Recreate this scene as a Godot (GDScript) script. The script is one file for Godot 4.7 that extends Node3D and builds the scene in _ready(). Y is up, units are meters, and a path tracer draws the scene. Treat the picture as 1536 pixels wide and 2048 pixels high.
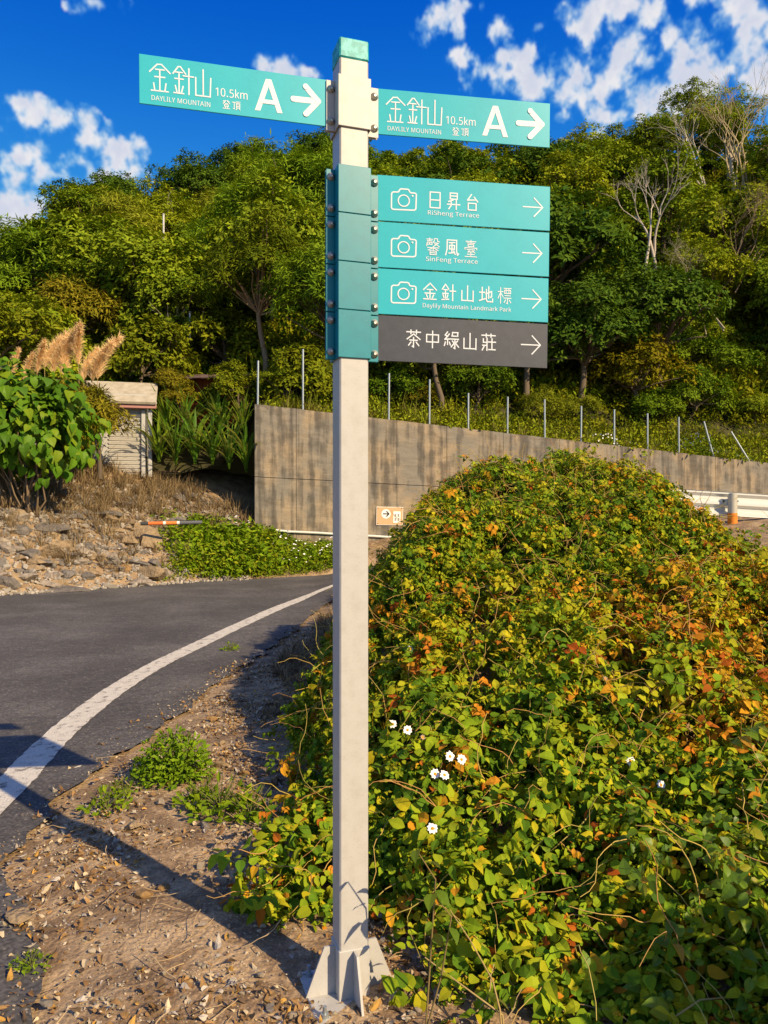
extends Node3D
# A teal fingerpost beside a mountain road: camera at (0, EYE, 0) looking along -Z. "D" below is distance ahead (D = -z).

const EYE := 1.64
const FOCAL := 1547.0
var rng := RandomNumberGenerator.new()
var used := {}
var mats := {}
var bump_noise := FastNoiseLite.new()
var fine_noise := FastNoiseLite.new()

# ---------------------------------------------------------------- mesh collector
class MB:
	var v := PackedVector3Array()
	var n := PackedVector3Array()
	var c := PackedColorArray()
	var uv := PackedVector2Array()
	var ix := PackedInt32Array()

	func tri(a: Vector3, b: Vector3, d: Vector3, col := Color.WHITE) -> void:
		var s := v.size()
		v.append(a); v.append(b); v.append(d)
		c.append(col); c.append(col); c.append(col)
		ix.append(s); ix.append(s + 1); ix.append(s + 2)

	func quad(a: Vector3, b: Vector3, d: Vector3, e: Vector3, col := Color.WHITE) -> void:
		var s := v.size()
		v.append(a); v.append(b); v.append(d); v.append(e)
		c.append(col); c.append(col); c.append(col); c.append(col)
		ix.append(s); ix.append(s + 1); ix.append(s + 2)
		ix.append(s); ix.append(s + 2); ix.append(s + 3)

	# a box with chamfered edges (flat shaded)
	func box(ctr: Vector3, size: Vector3, bs := Basis.IDENTITY, bev := 0.0, col := Color.WHITE) -> void:
		var h := size * 0.5
		if bev <= 0.0:
			var p := []
			for k in 8:
				p.append(ctr + bs * Vector3(h.x if k & 1 else -h.x, h.y if k & 2 else -h.y, h.z if k & 4 else -h.z))
			for f in [[0, 2, 3, 1], [4, 5, 7, 6], [0, 1, 5, 4], [2, 6, 7, 3], [0, 4, 6, 2], [1, 3, 7, 5]]:
				quad(p[f[0]], p[f[1]], p[f[2]], p[f[3]], col)
			return
		var b := minf(bev, minf(h.x, minf(h.y, h.z)) * 0.9)
		# faces
		var ax := [Vector3.RIGHT, Vector3.UP, Vector3.BACK]
		var hh := [h.x, h.y, h.z]
		for a in 3:
			var u := (a + 1) % 3
			var w := (a + 2) % 3
			for s in [-1.0, 1.0]:
				var q := []
				for t in [[-1.0, -1.0], [1.0, -1.0], [1.0, 1.0], [-1.0, 1.0]]:
					q.append(ctr + bs * (ax[a] * s * hh[a] + ax[u] * t[0] * (hh[u] - b) + ax[w] * t[1] * (hh[w] - b)))
				if s > 0: quad(q[3], q[2], q[1], q[0], col)
				else: quad(q[0], q[1], q[2], q[3], col)
			# edges along axis a
			for s1 in [-1.0, 1.0]:
				for s2 in [-1.0, 1.0]:
					var e0: Vector3 = ax[u] * s1 * hh[u] + ax[w] * s2 * (hh[w] - b)
					var e1: Vector3 = ax[u] * s1 * (hh[u] - b) + ax[w] * s2 * hh[w]
					var l: Vector3 = ax[a] * (hh[a] - b)
					if s1 * s2 > 0: quad(ctr + bs * (e0 - l), ctr + bs * (e0 + l), ctr + bs * (e1 + l), ctr + bs * (e1 - l), col)
					else: quad(ctr + bs * (e1 - l), ctr + bs * (e1 + l), ctr + bs * (e0 + l), ctr + bs * (e0 - l), col)
		for sx in [-1.0, 1.0]:
			for sy in [-1.0, 1.0]:
				for sz in [-1.0, 1.0]:
					var t0 := ctr + bs * Vector3(sx * h.x, sy * (h.y - b), sz * (h.z - b))
					var t1 := ctr + bs * Vector3(sx * (h.x - b), sy * h.y, sz * (h.z - b))
					var t2 := ctr + bs * Vector3(sx * (h.x - b), sy * (h.y - b), sz * h.z)
					if sx * sy * sz > 0: tri(t0, t2, t1, col)
					else: tri(t0, t1, t2, col)

	# round tube through points, smooth normals
	func tube(pts: PackedVector3Array, rad: PackedFloat32Array, sides := 6, col := Color.WHITE, cap := true) -> void:
		var m := pts.size()
		if m < 2: return
		var s0 := v.size()
		var up := Vector3.UP
		var t := (pts[1] - pts[0]).normalized()
		if absf(t.dot(up)) > 0.9: up = Vector3.RIGHT
		var x := t.cross(up).normalized()
		for k in m:
			if k == 0: t = (pts[1] - pts[0]).normalized()
			elif k == m - 1: t = (pts[k] - pts[k - 1]).normalized()
			else: t = (pts[k + 1] - pts[k - 1]).normalized()
			x = (x - t * x.dot(t)).normalized()
			var y := t.cross(x)
			for j in sides:
				var a := TAU * j / sides
				var d := x * cos(a) + y * sin(a)
				v.append(pts[k] + d * rad[k]); c.append(col); n.append(d)
		for k in m - 1:
			for j in sides:
				var a0 := s0 + k * sides + j
				var a1 := s0 + k * sides + (j + 1) % sides
				ix.append(a0); ix.append(a0 + sides); ix.append(a1)
				ix.append(a1); ix.append(a0 + sides); ix.append(a1 + sides)
		if cap:
			for e in [0, m - 1]:
				if rad[e] < 0.004: continue
				var cc := v.size()
				var nn := (pts[1] - pts[0]).normalized() * -1.0 if e == 0 else (pts[m - 1] - pts[m - 2]).normalized()
				v.append(pts[e]); c.append(col); n.append(nn)
				for j in sides:
					v.append(v[s0 + e * sides + j]); c.append(col); n.append(nn)
				for j in sides:
					if e != 0: ix.append(cc); ix.append(cc + 1 + (j + 1) % sides); ix.append(cc + 1 + j)
					else: ix.append(cc); ix.append(cc + 1 + j); ix.append(cc + 1 + (j + 1) % sides)

	# small two-triangle leaf, folded along its midrib
	func leaf2(p: Vector3, d: Vector3, nr: Vector3, L: float, W: float, col: Color) -> void:
		var side := d.cross(nr).normalized() * W * 0.5
		var drop := nr * W * 0.16
		var s := v.size()
		var m := p + d * L * 0.45
		v.append(p); v.append(m + side + drop); v.append(p + d * L); v.append(m - side + drop)
		c.append(col); c.append(col); c.append(col); c.append(col)
		ix.append(s); ix.append(s + 1); ix.append(s + 2)
		ix.append(s); ix.append(s + 2); ix.append(s + 3)

	func mesh() -> ArrayMesh:
		var arr := []
		arr.resize(Mesh.ARRAY_MAX)
		arr[Mesh.ARRAY_VERTEX] = v
		if n.size() == v.size(): arr[Mesh.ARRAY_NORMAL] = n
		if c.size() == v.size(): arr[Mesh.ARRAY_COLOR] = c
		if uv.size() == v.size(): arr[Mesh.ARRAY_TEX_UV] = uv
		arr[Mesh.ARRAY_INDEX] = ix
		var me := ArrayMesh.new()
		me.add_surface_from_arrays(Mesh.PRIMITIVE_TRIANGLES, arr)
		return me

# ---------------------------------------------------------------- scene helpers
func numbered(called: String) -> String:
	if not used.has(called):
		used[called] = 0
		return called
	used[called] += 1
	return "%s_%03d" % [called, used[called]]

func tag(o: Node3D, label: String, category: String, group := "", kind := "") -> Node3D:
	if label: o.set_meta("label", label)
	if category: o.set_meta("category", category)
	if group: o.set_meta("group", group)
	if kind: o.set_meta("kind", kind)
	return o

func thing(called: String, label: String, category: String, at := Vector3.ZERO, turn := 0.0, group := "") -> Node3D:
	var o := Node3D.new()
	o.name = numbered(called)
	add_child(o)
	o.position = at
	o.rotation.y = turn
	return tag(o, label, category, group)

func put(called: String, me: Mesh, m: Material, parent: Node3D = null) -> MeshInstance3D:
	var o := MeshInstance3D.new()
	o.mesh = me
	o.material_override = m
	if parent == null:
		o.name = numbered(called)
		add_child(o)
	else:
		o.name = called
		parent.add_child(o, true)
	return o

func struct(called: String, me: Mesh, m: Material) -> MeshInstance3D:
	var o := put(called, me, m)
	o.set_meta("kind", "structure")
	return o

func multi(called: String, me: Mesh, m: Material, xf: Array, cols: Array, parent: Node3D = null) -> MultiMeshInstance3D:
	var mm := MultiMesh.new()
	mm.transform_format = MultiMesh.TRANSFORM_3D
	mm.use_colors = cols.size() == xf.size() and cols.size() > 0
	mm.mesh = me
	mm.instance_count = xf.size()
	for k in xf.size():
		mm.set_instance_transform(k, xf[k])
		if mm.use_colors: mm.set_instance_color(k, cols[k])
	var o := MultiMeshInstance3D.new()
	o.multimesh = mm
	o.material_override = m
	o.set_meta("kind", "stuff")
	if parent == null:
		o.name = numbered(called)
		add_child(o)
	else:
		o.name = called
		parent.add_child(o, true)
	return o

func lin(r: float, g: float, b: float) -> Color:      # a linear (real-world) base colour as sRGB
	return Color(r, g, b).linear_to_srgb()

func mat(col: Color, rough := 0.8, metal := 0.0) -> StandardMaterial3D:
	var m := StandardMaterial3D.new()
	m.albedo_color = col
	m.roughness = rough
	m.metallic = metal
	return m

func vmat(rough := 0.7, back := Color(0, 0, 0), spec := 0.4) -> StandardMaterial3D:   # colours come from the mesh
	var m := StandardMaterial3D.new()
	m.vertex_color_use_as_albedo = true
	m.roughness = rough
	m.metallic_specular = spec
	m.cull_mode = BaseMaterial3D.CULL_DISABLED
	if back.r + back.g + back.b > 0:
		m.backlight_enabled = true
		m.backlight = back
	return m

func P(px: float, py: float, d: float) -> Vector3:     # a point of the place from where the photograph shows it and its distance
	return Vector3((px - 768.0) / FOCAL * d, EYE + (1024.0 - py) / FOCAL * d, -d)

func rr(a: float, b: float) -> float: return rng.randf_range(a, b)

func rdir() -> Vector3:
	var z := rr(-1, 1)
	var a := rr(0, TAU)
	var s := sqrt(1 - z * z)
	return Vector3(s * cos(a), z, s * sin(a))

func basis_y(y: Vector3, yaw: float) -> Basis:         # a basis whose Y is y, turned by yaw about it
	y = y.normalized()
	var x := y.cross(Vector3(0.31, 0.2, 0.93)).normalized()
	var z := x.cross(y)
	return Basis(x, y, z) * Basis(Vector3.UP, yaw)

func mixc(a: Color, b: Color, t: float) -> Color: return a.lerp(b, t)

func noise_img(size: int, freq: float, sd: int, oct := 4) -> PackedByteArray:
	var f := FastNoiseLite.new()
	f.noise_type = FastNoiseLite.TYPE_SIMPLEX_SMOOTH
	f.seed = sd
	f.frequency = freq
	f.fractal_octaves = oct
	var im := f.get_seamless_image(size, size)
	im.convert(Image.FORMAT_L8)
	return im.get_data()

# a tiling texture: stops are [value, sRGB colour], speck adds grains of its own colour
func ramp_tex(size: int, freq: float, sd: int, stops: Array, grain := 0.0, speck := 0.0, speck_col := Color.WHITE) -> ImageTexture:
	var a := noise_img(size, freq, sd, 5)
	var b := noise_img(size, freq * 7.0, sd + 5, 3)
	var data := PackedByteArray()
	data.resize(size * size * 3)
	var lut := []
	for k in 256:
		var t := k / 255.0
		var col: Color = stops[stops.size() - 1][1]
		for s in stops.size() - 1:
			if t < stops[s + 1][0]:
				col = stops[s][1].lerp(stops[s + 1][1], clampf((t - stops[s][0]) / (stops[s + 1][0] - stops[s][0]), 0, 1))
				break
		lut.append(col)
	var r2 := RandomNumberGenerator.new()
	r2.seed = sd
	for k in size * size:
		var col: Color = lut[clampi(int(a[k] * 0.72 + b[k] * 0.28), 0, 255)]
		var g := 1.0 + (r2.randf() - 0.5) * grain
		if speck > 0.0 and r2.randf() < speck: col = col.lerp(speck_col, r2.randf())
		data[k * 3] = clampi(int(col.r * g * 255), 0, 255)
		data[k * 3 + 1] = clampi(int(col.g * g * 255), 0, 255)
		data[k * 3 + 2] = clampi(int(col.b * g * 255), 0, 255)
	return ImageTexture.create_from_image(Image.create_from_data(size, size, false, Image.FORMAT_RGB8, data))

func height_tex(size: int, freq: float, sd: int, oct := 4) -> ImageTexture:
	return ImageTexture.create_from_image(Image.create_from_data(size, size, false, Image.FORMAT_L8, noise_img(size, freq, sd, oct)))

func tri_mat(tex: Texture2D, scale: float, rough: float, h: Texture2D = null, hs := 0.0) -> StandardMaterial3D:
	var m := StandardMaterial3D.new()
	m.albedo_texture = tex
	m.roughness = rough
	m.uv1_triplanar = true
	m.uv1_world_triplanar = true
	m.uv1_scale = Vector3.ONE * scale
	if h:
		m.heightmap_enabled = true
		m.heightmap_texture = h
		m.heightmap_scale = hs
	return m

# ---------------------------------------------------------------- the lie of the land
const FAR_EDGE := [[-31.0, -5.0], [-26.0, -1.0], [-22.0, 2.5], [-17.0, 7.0], [-13.0, 10.5], [-10.0, 13.2], [-7.58, 15.28], [-6.09, 16.6], [-4.34, 18.25], [-1.41, 20.15], [1.0, 21.0], [3.5, 21.6], [7.0, 22.3], [11.0, 23.2], [17.0, 24.4]]
const NEAR_EDGE := [[-1.0, -6.0], [-1.0, -2.0], [-1.1, 1.5], [-1.22, 2.75], [-1.78, 3.7], [-1.78, 5.0], [-1.68, 6.2], [-1.55, 7.6], [-1.4, 9.0], [-1.2, 11.3], [-0.9, 14.0], [-0.4, 16.3], [1.5, 17.6], [6.0, 18.2], [16.0, 20.0]]
const LINE := [[-1.85, 1.0], [-2.08, 3.2], [-2.232, 4.604], [-2.29, 4.99], [-2.40, 5.846], [-2.464, 6.97], [-2.43, 8.21], [-2.28, 9.54], [-2.06, 11.33], [-1.71, 13.7], [-1.135, 16.26], [-0.2, 17.9], [1.6, 18.9], [6.0, 19.6]]
const WALL_AT := Vector2(-3.59, 21.5)
const WALL_A := 0.2094   # 12 degrees

func wall_d(x: float) -> float: return WALL_AT.y + (x - WALL_AT.x) * tan(WALL_A)
func wall_top(x: float) -> float: return 4.64 - 0.0875 * (x - WALL_AT.x) / cos(WALL_A)

func road_h(x: float, d: float) -> float:
	return 0.17 * clampf(x + 1.5, 0, 9) * smoothstep(10.5, 15.0, d)

func past_far(x: float, d: float) -> float:            # metres beyond the far edge of the road (negative: this side)
	var best := 1e9
	var sgn := -1.0
	for k in FAR_EDGE.size() - 1:
		var a := Vector2(FAR_EDGE[k][0], FAR_EDGE[k][1])
		var b := Vector2(FAR_EDGE[k + 1][0], FAR_EDGE[k + 1][1])
		var ab := b - a
		var p := Vector2(x, d)
		var t := clampf((p - a).dot(ab) / ab.length_squared(), 0, 1)
		var q := a + ab * t
		var l := p.distance_to(q)
		if l < best:
			best = l
			sgn = 1.0 if ab.cross(p - a) > 0 else -1.0
	return best * sgn

func near_x(d: float) -> float:                        # X of the asphalt's near edge at distance d
	if d <= NEAR_EDGE[0][1]: return NEAR_EDGE[0][0]
	for k in NEAR_EDGE.size() - 1:
		if d < NEAR_EDGE[k + 1][1]:
			return lerpf(NEAR_EDGE[k][0], NEAR_EDGE[k + 1][0], (d - NEAR_EDGE[k][1]) / (NEAR_EDGE[k + 1][1] - NEAR_EDGE[k][1]))
	return NEAR_EDGE[NEAR_EDGE.size() - 1][0]

func thicket_foot(d: float) -> float:                  # X of the left foot of the vine mound
	return -0.66 + 0.14 * smoothstep(3.0, 4.2, d) + 0.1 * sin(d * 2.1) + 0.06 * sin(d * 5.3 + 1.0) + 0.55 * smoothstep(3.3, 2.6, d) + 0.25 * smoothstep(8.5, 11.0, d)

const MOUND := [[-0.62, 0.0], [-0.5, 0.3], [-0.35, 0.52], [-0.15, 0.78], [0.17, 1.28], [0.54, 1.66], [0.86, 1.98], [1.23, 2.14], [1.92, 2.24], [2.45, 1.98], [2.9, 1.42], [3.3, 1.0], [3.77, 0.8], [4.07, 0.72], [9.0, 0.65]]

func thicket_h(x: float, d: float) -> float:           # height of the leaf surface of the vine mound
	var front := 0.41 * (d - 2.24 - 0.12 * sin(x * 3.0) - 0.8 * smoothstep(0.3, -0.1, x))
	if d > 8.1: front = 0.41 * 5.72 - 0.62 * (d - 8.1) * smoothstep(8.1, 9.2, d)
	if front <= 0.0: return 0.0
	var s := x - thicket_foot(d)
	if s <= 0.0: return 0.0
	var sx := x - lerpf(thicket_foot(d) + 0.55, 0.0, smoothstep(4.5, 7.5, d))
	var left := 2.3
	var right := 2.3
	for q in MOUND.size() - 1:
		if sx < MOUND[q + 1][0]:
			var c := lerpf(MOUND[q][1], MOUND[q + 1][1], clampf((sx - MOUND[q][0]) / (MOUND[q + 1][0] - MOUND[q][0]), 0, 1))
			if sx < 1.92: left = c
			else: right = lerpf(2.3, c, smoothstep(3.2, 5.6, d))
			break
	var k := 0.13
	var h := minf(front, minf(left, right))
	var sm := -k * log(exp(-front / k) + exp(-left / k) + exp(-right / k))
	h = maxf(0.0, lerpf(h, sm, 0.8))
	var w := smoothstep(0.0, 0.4, h)
	return h + w * (0.20 * bump_noise.get_noise_2d(x, d) + 0.19 * fine_noise.get_noise_2d(x * 0.7, d * 0.7))

func ground_h(x: float, d: float) -> float:
	var base := road_h(x, d)
	var e := past_far(x, d)
	var g := base - 0.03
	if e > 0.0:
		var cap := lerpf(2.9, 1.7, smoothstep(-4.6, -3.0, x))
		g = base + minf(0.03 + e * lerpf(0.52, 0.40, smoothstep(-4.4, -2.8, x)), cap) + 0.12 * bump_noise.get_noise_2d(x * 0.8, d * 0.8) * smoothstep(0.1, 1.0, e) - 0.03 * smoothstep(0.3, 0.0, e)
	elif x > near_x(d) - 0.05 or d > 18.0:
		g = base + lerpf(-0.03, 0.012, smoothstep(0.0, 0.35, x - near_x(d))) + 0.012 * fine_noise.get_noise_2d(x, d)
	var th := thicket_h(x, d)
	if th > 0.42: g = maxf(g, th - 0.42)
	if d > 10.0 and x > 0.0: g = maxf(g, minf(1.25, 0.2 * (x + 0.4)) * smoothstep(9.0, 11.5, d) * smoothstep(17.0, 15.6, d))
	return g

const RIDGE := [[-0.9, 430.0], [-0.496, 565.0], [-0.43, 625.0], [-0.37, 668.0], [-0.3, 680.0], [-0.24, 705.0], [-0.18, 738.0], [-0.12, 756.0], [-0.07, 765.0], [0.0, 748.0], [0.12, 748.0], [0.15, 735.0], [0.2, 752.0], [0.28, 785.0], [0.34, 822.0], [0.41, 848.0], [0.496, 868.0], [0.9, 900.0]]

func ridge_px(a: float) -> float:
	for k in RIDGE.size() - 1:
		if a < RIDGE[k + 1][0]:
			return lerpf(RIDGE[k][1], RIDGE[k + 1][1], clampf((a - RIDGE[k][0]) / (RIDGE[k + 1][0] - RIDGE[k][0]), 0, 1))
	return 900.0

func hill_base_d(x: float) -> float:
	return lerpf(22.6, wall_d(x) + 0.2, smoothstep(-4.4, -3.6, x)) if x < -3.6 else wall_d(x) + 0.2

func hill_base_h(x: float) -> float:
	return wall_top(x) - 0.06 if x > -3.5 else lerpf(2.75, wall_top(-3.5) - 0.06, smoothstep(-5.2, -3.5, x))

func ridge_d(a: float) -> float: return 64.0 - 14.0 * minf(1.0, absf(a) / 0.5)

func hill_h(x: float, d: float) -> float:
	var db := hill_base_d(x)
	var dr := ridge_d(x / maxf(d, 1.0))
	dr = maxf(dr, db + 8.0)
	var a := x / maxf(d, 1.0)
	var top := EYE + ridge_px(a) / FOCAL * dr - 5.2
	var s := (d - db - 0.8) / (dr - db)
	var e0 := hill_base_h(x)
	var h := e0
	if s <= 0.0: h = e0
	elif s < 1.0: h = lerpf(e0, top, s)
	else: h = top - (d - dr) * 0.35
	return h + 0.5 * bump_noise.get_noise_2d(x * 0.3, d * 0.3) * smoothstep(0.0, 0.1, s)

# ---------------------------------------------------------------- sky: air and clouds only
const CLOUDS := [[1130, 150, 120, 62], [1070, 165, 60, 40], [1250, 95, 90, 62], [1190, 60, 45, 50], [1250, 15, 85, 40], [1390, 130, 130, 80], [1480, 60, 120, 75], [1530, 110, 90, 90], [1190, 215, 60, 45], [1330, 190, 110, 40], [880, 38, 40, 38], [925, 12, 26, 14], [1000, 65, 34, 20], [1035, 105, 52, 24], [985, 140, 40, 26], [910, 112, 18, 20], [918, 145, 18, 18], [1150, 60, 40, 14], [1450, 5, 110, 30], [1330, 75, 40, 26],
	[105, 242, 62, 26], [215, 300, 50, 34], [170, 275, 28, 20], [85, 350, 62, 24], [30, 330, 36, 26], [25, 425, 62, 40], [100, 405, 60, 30], [225, 352, 44, 20], [45, 205, 36, 12], [70, 292, 34, 14], [150, 320, 40, 20], [15, 375, 40, 22], [10, 240, 20, 12], [545, 133, 42, 16], [628, 152, 30, 9], [575, 150, 26, 8], [195, 8, 42, 14]]

func half_turn(im: Image) -> Image:                      # the panorama's first column looks ahead
	var w := im.get_width()
	var h := im.get_height()
	var o := Image.create(w, h, false, im.get_format())
	o.blit_rect(im, Rect2i(w / 2, 0, w / 2, h), Vector2i(0, 0))
	o.blit_rect(im, Rect2i(0, 0, w / 2, h), Vector2i(w / 2, 0))
	return o

func make_sky() -> Sky:
	var W := 3072
	var Hh := 768                                        # the rows above the horizon
	var na := FastNoiseLite.new()
	na.seed = 11; na.frequency = 0.034; na.fractal_octaves = 7; na.fractal_gain = 0.62
	na.domain_warp_enabled = true; na.domain_warp_amplitude = 14.0; na.domain_warp_frequency = 0.02
	var A := na.get_image(W, Hh, false, false, false)
	A.convert(Image.FORMAT_L8)
	# where clouds stand: in view as the photograph shows them, elsewhere in drifting banks of the same kind
	var cw := 768
	var ch := 192
	var nb := FastNoiseLite.new()
	nb.seed = 4; nb.frequency = 0.011; nb.fractal_octaves = 3
	var cov := PackedByteArray()
	cov.resize(cw * ch)
	for j in ch:
		var el := (1.0 - (j + 0.5) / ch) * PI * 0.5
		for i in cw:
			var az := ((i + 0.5) / cw - 0.5) * TAU                 # column 0 looks back, the middle looks ahead; turned below
			var c := 0.0
			var outside := smoothstep(0.62, 0.85, absf(az))
			outside = maxf(outside, smoothstep(0.68, 0.85, el))
			if absf(az) < 0.95 and el < 0.95:
				var px := 768.0 + FOCAL * tan(az)
				var py := 1024.0 - FOCAL * tan(el) / cos(az)
				for b in CLOUDS:
					var dx: float = (px - b[0]) / b[2]
					var dy: float = (py - b[1]) / b[3]
					var q := dx * dx + dy * dy
					if q < 5.0: c = maxf(c, exp(-q * 0.75))
			var far := clampf(nb.get_noise_2d(i, j * 1.6) * 1.6 + 0.25, 0, 1)
			cov[j * cw + i] = int(255 * lerpf(c, far, outside))
	var C := Image.create_from_data(cw, ch, false, Image.FORMAT_L8, cov)
	C.resize(W, Hh, Image.INTERPOLATE_CUBIC)
	A = half_turn(A)
	C = half_turn(C)
	var ad := A.get_data()
	var cd := C.get_data()
	var data := PackedByteArray()
	data.resize(W * Hh * 2 * 3)
	var o := 0
	var k := 0
	for j in Hh:
		var t := pow(1.0 - (j + 0.5) / Hh, 0.62)            # 0 horizon, 1 zenith
		var zr := 118.0 - 118.0 * smoothstep(0.2, 0.6, t)
		var zg := 196.0 - 112.0 * smoothstep(0.25, 0.62, t) - 16.0 * smoothstep(0.6, 1.0, t)
		var zb := 246.0 - 44.0 * smoothstep(0.3, 0.65, t) - 24.0 * smoothstep(0.6, 1.0, t)
		var lo := k
		for i in W:
			var cc := cd[k]
			if cc > 26:
				var d := (ad[k] - 122) * 0.0165 + cc * 0.0042 - 0.25
				if d > 0.0:
					var a := minf(1.0, d * 0.9)
					a = a * a * (3.0 - 2.0 * a)
					var sh := clampf((d - 0.55) * 0.5 + (ad[mini(k + W * 9, W * Hh - 1)] - ad[k]) * 0.0032, 0.0, 0.4)
					data[o] = int(zr + (252.0 - sh * 80.0 - zr) * a)
					data[o + 1] = int(zg + (250.0 - sh * 62.0 - zg) * a)
					data[o + 2] = int(zb + (252.0 - sh * 22.0 - zb) * a)
					o += 3; k += 1
					continue
			data[o] = int(zr); data[o + 1] = int(zg); data[o + 2] = int(zb)
			o += 3; k += 1
	for j in Hh:
		for i in W:
			data[o] = 70; data[o + 1] = 72; data[o + 2] = 62
			o += 3
	var im := Image.create_from_data(W, Hh * 2, false, Image.FORMAT_RGB8, data)
	var m := PanoramaSkyMaterial.new()
	m.panorama = ImageTexture.create_from_image(im)
	var s := Sky.new()
	s.sky_material = m
	return s

# ---------------------------------------------------------------- ready
func _ready() -> void:
	rng.seed = 20240611
	bump_noise.seed = 7; bump_noise.frequency = 0.55; bump_noise.fractal_octaves = 2
	fine_noise.seed = 9; fine_noise.frequency = 2.2; fine_noise.fractal_octaves = 2
	var cam := Camera3D.new()
	cam.position = Vector3(0, EYE, 0)
	cam.fov = rad_to_deg(2.0 * atan(1024.0 / FOCAL))
	cam.near = 0.05
	cam.far = 900.0
	cam.current = true
	add_child(cam)
	var env := Environment.new()
	env.background_mode = Environment.BG_SKY
	env.sky = make_sky()
	env.background_energy_multiplier = 0.63
	env.tonemap_mode = Environment.TONE_MAPPER_LINEAR
	env.tonemap_exposure = 1.42
	env.sdfgi_enabled = true
	env.ssao_enabled = true
	env.ssil_enabled = true
	var we := WorldEnvironment.new()
	we.environment = env
	add_child(we)
	var sun := DirectionalLight3D.new()
	sun.light_energy = 1.6
	sun.light_color = Color(1.0, 0.90, 0.73)
	sun.light_angular_distance = 0.5
	sun.shadow_enabled = true
	var e := deg_to_rad(33.0)
	sun.basis = Basis.looking_at(Vector3(-0.73 * cos(e), -sin(e), -0.68 * cos(e)), Vector3.UP)
	add_child(sun)

	build_materials()
	build_ground()
	build_hill()
	build_road()
	build_wall()
	build_trees()
	build_guardrail()
	build_shed()
	build_rubble()
	build_bank_plants()
	build_thicket()
	build_foreground()
	build_signpost()
	build_shoot()

func build_materials() -> void:
	var dirt := ramp_tex(512, 0.012, 21, [[0.0, Color(0.32, 0.25, 0.18)], [0.42, Color(0.50, 0.405, 0.295)], [0.58, Color(0.63, 0.53, 0.40)], [1.0, Color(0.72, 0.62, 0.48)]], 0.35, 0.03, Color(0.8, 0.7, 0.55))
	mats.dirt = tri_mat(dirt, 0.42, 0.95, height_tex(512, 0.14, 22, 5), 0.8)
	var asphalt := ramp_tex(1024, 0.006, 31, [[0.0, Color(0.24, 0.23, 0.22)], [0.45, Color(0.305, 0.29, 0.275)], [0.6, Color(0.335, 0.32, 0.305)], [1.0, Color(0.41, 0.39, 0.365)]], 0.6, 0.035, Color(0.62, 0.58, 0.52))
	mats.asphalt = tri_mat(asphalt, 0.10, 0.85, height_tex(512, 0.12, 32, 4), 1.2)
	var floor_t := ramp_tex(256, 0.02, 41, [[0.0, Color(0.14, 0.12, 0.06)], [0.5, Color(0.25, 0.24, 0.10)], [1.0, Color(0.34, 0.33, 0.13)]], 0.4)
	mats.forest = tri_mat(floor_t, 0.3, 1.0)
	var rock_t := ramp_tex(256, 0.02, 51, [[0.0, Color(0.36, 0.33, 0.29)], [0.45, Color(0.54, 0.49, 0.43)], [1.0, Color(0.72, 0.66, 0.58)]], 0.2)
	var rh := height_tex(256, 0.05, 52, 5)
	mats.rock = tri_mat(rock_t, 1.3, 0.9, rh, 2.0)
	mats.rock.uv1_world_triplanar = true
	mats.rock_grey = mats.rock.duplicate(); mats.rock_grey.albedo_color = Color(0.78, 0.80, 0.84)
	mats.rock_tan = mats.rock.duplicate(); mats.rock_tan.albedo_color = Color(1.0, 0.94, 0.82)
	mats.rock_gold = mats.rock.duplicate(); mats.rock_gold.albedo_color = Color(1.0, 0.86, 0.62)
	mats.leafv = vmat(0.5, Color(0.6, 0.6, 0.25), 0.12)
	mats.tree = vmat(0.6, Color(0.7, 0.7, 0.3), 0.08)
	mats.bark = vmat(0.9)
	mats.dry = vmat(0.85, Color(0.25, 0.22, 0.15), 0.2)
	mats.petal = mat(Color(0.94, 0.93, 0.92), 0.6)
	mats.petal.cull_mode = BaseMaterial3D.CULL_DISABLED
	mats.disc = mat(Color(0.85, 0.55, 0.08), 0.8)
	var paint := ramp_tex(512, 0.02, 61, [[0.0, Color(0.665, 0.65, 0.625)], [0.5, Color(0.70, 0.69, 0.67)], [1.0, Color(0.715, 0.705, 0.69)]], 0.035, 0.003, Color(0.36, 0.26, 0.17))
	mats.white = tri_mat(paint, 1.6, 0.42)
	mats.white.uv1_world_triplanar = false
	mats.galv = mat(Color(0.66, 0.69, 0.70), 0.45, 0.7)

# ---------------------------------------------------------------- ground, hill, road
func coords(parts: Array) -> PackedFloat32Array:
	var r := PackedFloat32Array()
	for p in parts:
		var x: float = p[0]
		while x < p[1] - 1e-4:
			r.append(x)
			x += p[2]
	r.append(parts[parts.size() - 1][1])
	return r

func grid_mesh(xs: PackedFloat32Array, ds: PackedFloat32Array, f: Callable) -> ArrayMesh:
	var b := MB.new()
	var w := xs.size()
	var hs := PackedFloat32Array()
	for d in ds:
		for x in xs:
			var h: float = f.call(x, d)
			hs.append(h)
			b.v.append(Vector3(x, h, -d))
	for j in ds.size():
		for i in w:
			var i0 := maxi(i - 1, 0)
			var i1 := mini(i + 1, w - 1)
			var j0 := maxi(j - 1, 0)
			var j1 := mini(j + 1, ds.size() - 1)
			var gx := (hs[j * w + i1] - hs[j * w + i0]) / (xs[i1] - xs[i0])
			var gd := (hs[j1 * w + i] - hs[j0 * w + i]) / (ds[j1] - ds[j0])
			b.n.append(Vector3(-gx, 1, gd).normalized())
	for j in ds.size() - 1:
		for i in w - 1:
			var a := j * w + i
			b.ix.append(a); b.ix.append(a + w); b.ix.append(a + w + 1)
			b.ix.append(a); b.ix.append(a + w + 1); b.ix.append(a + 1)
	return b.mesh()

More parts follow.
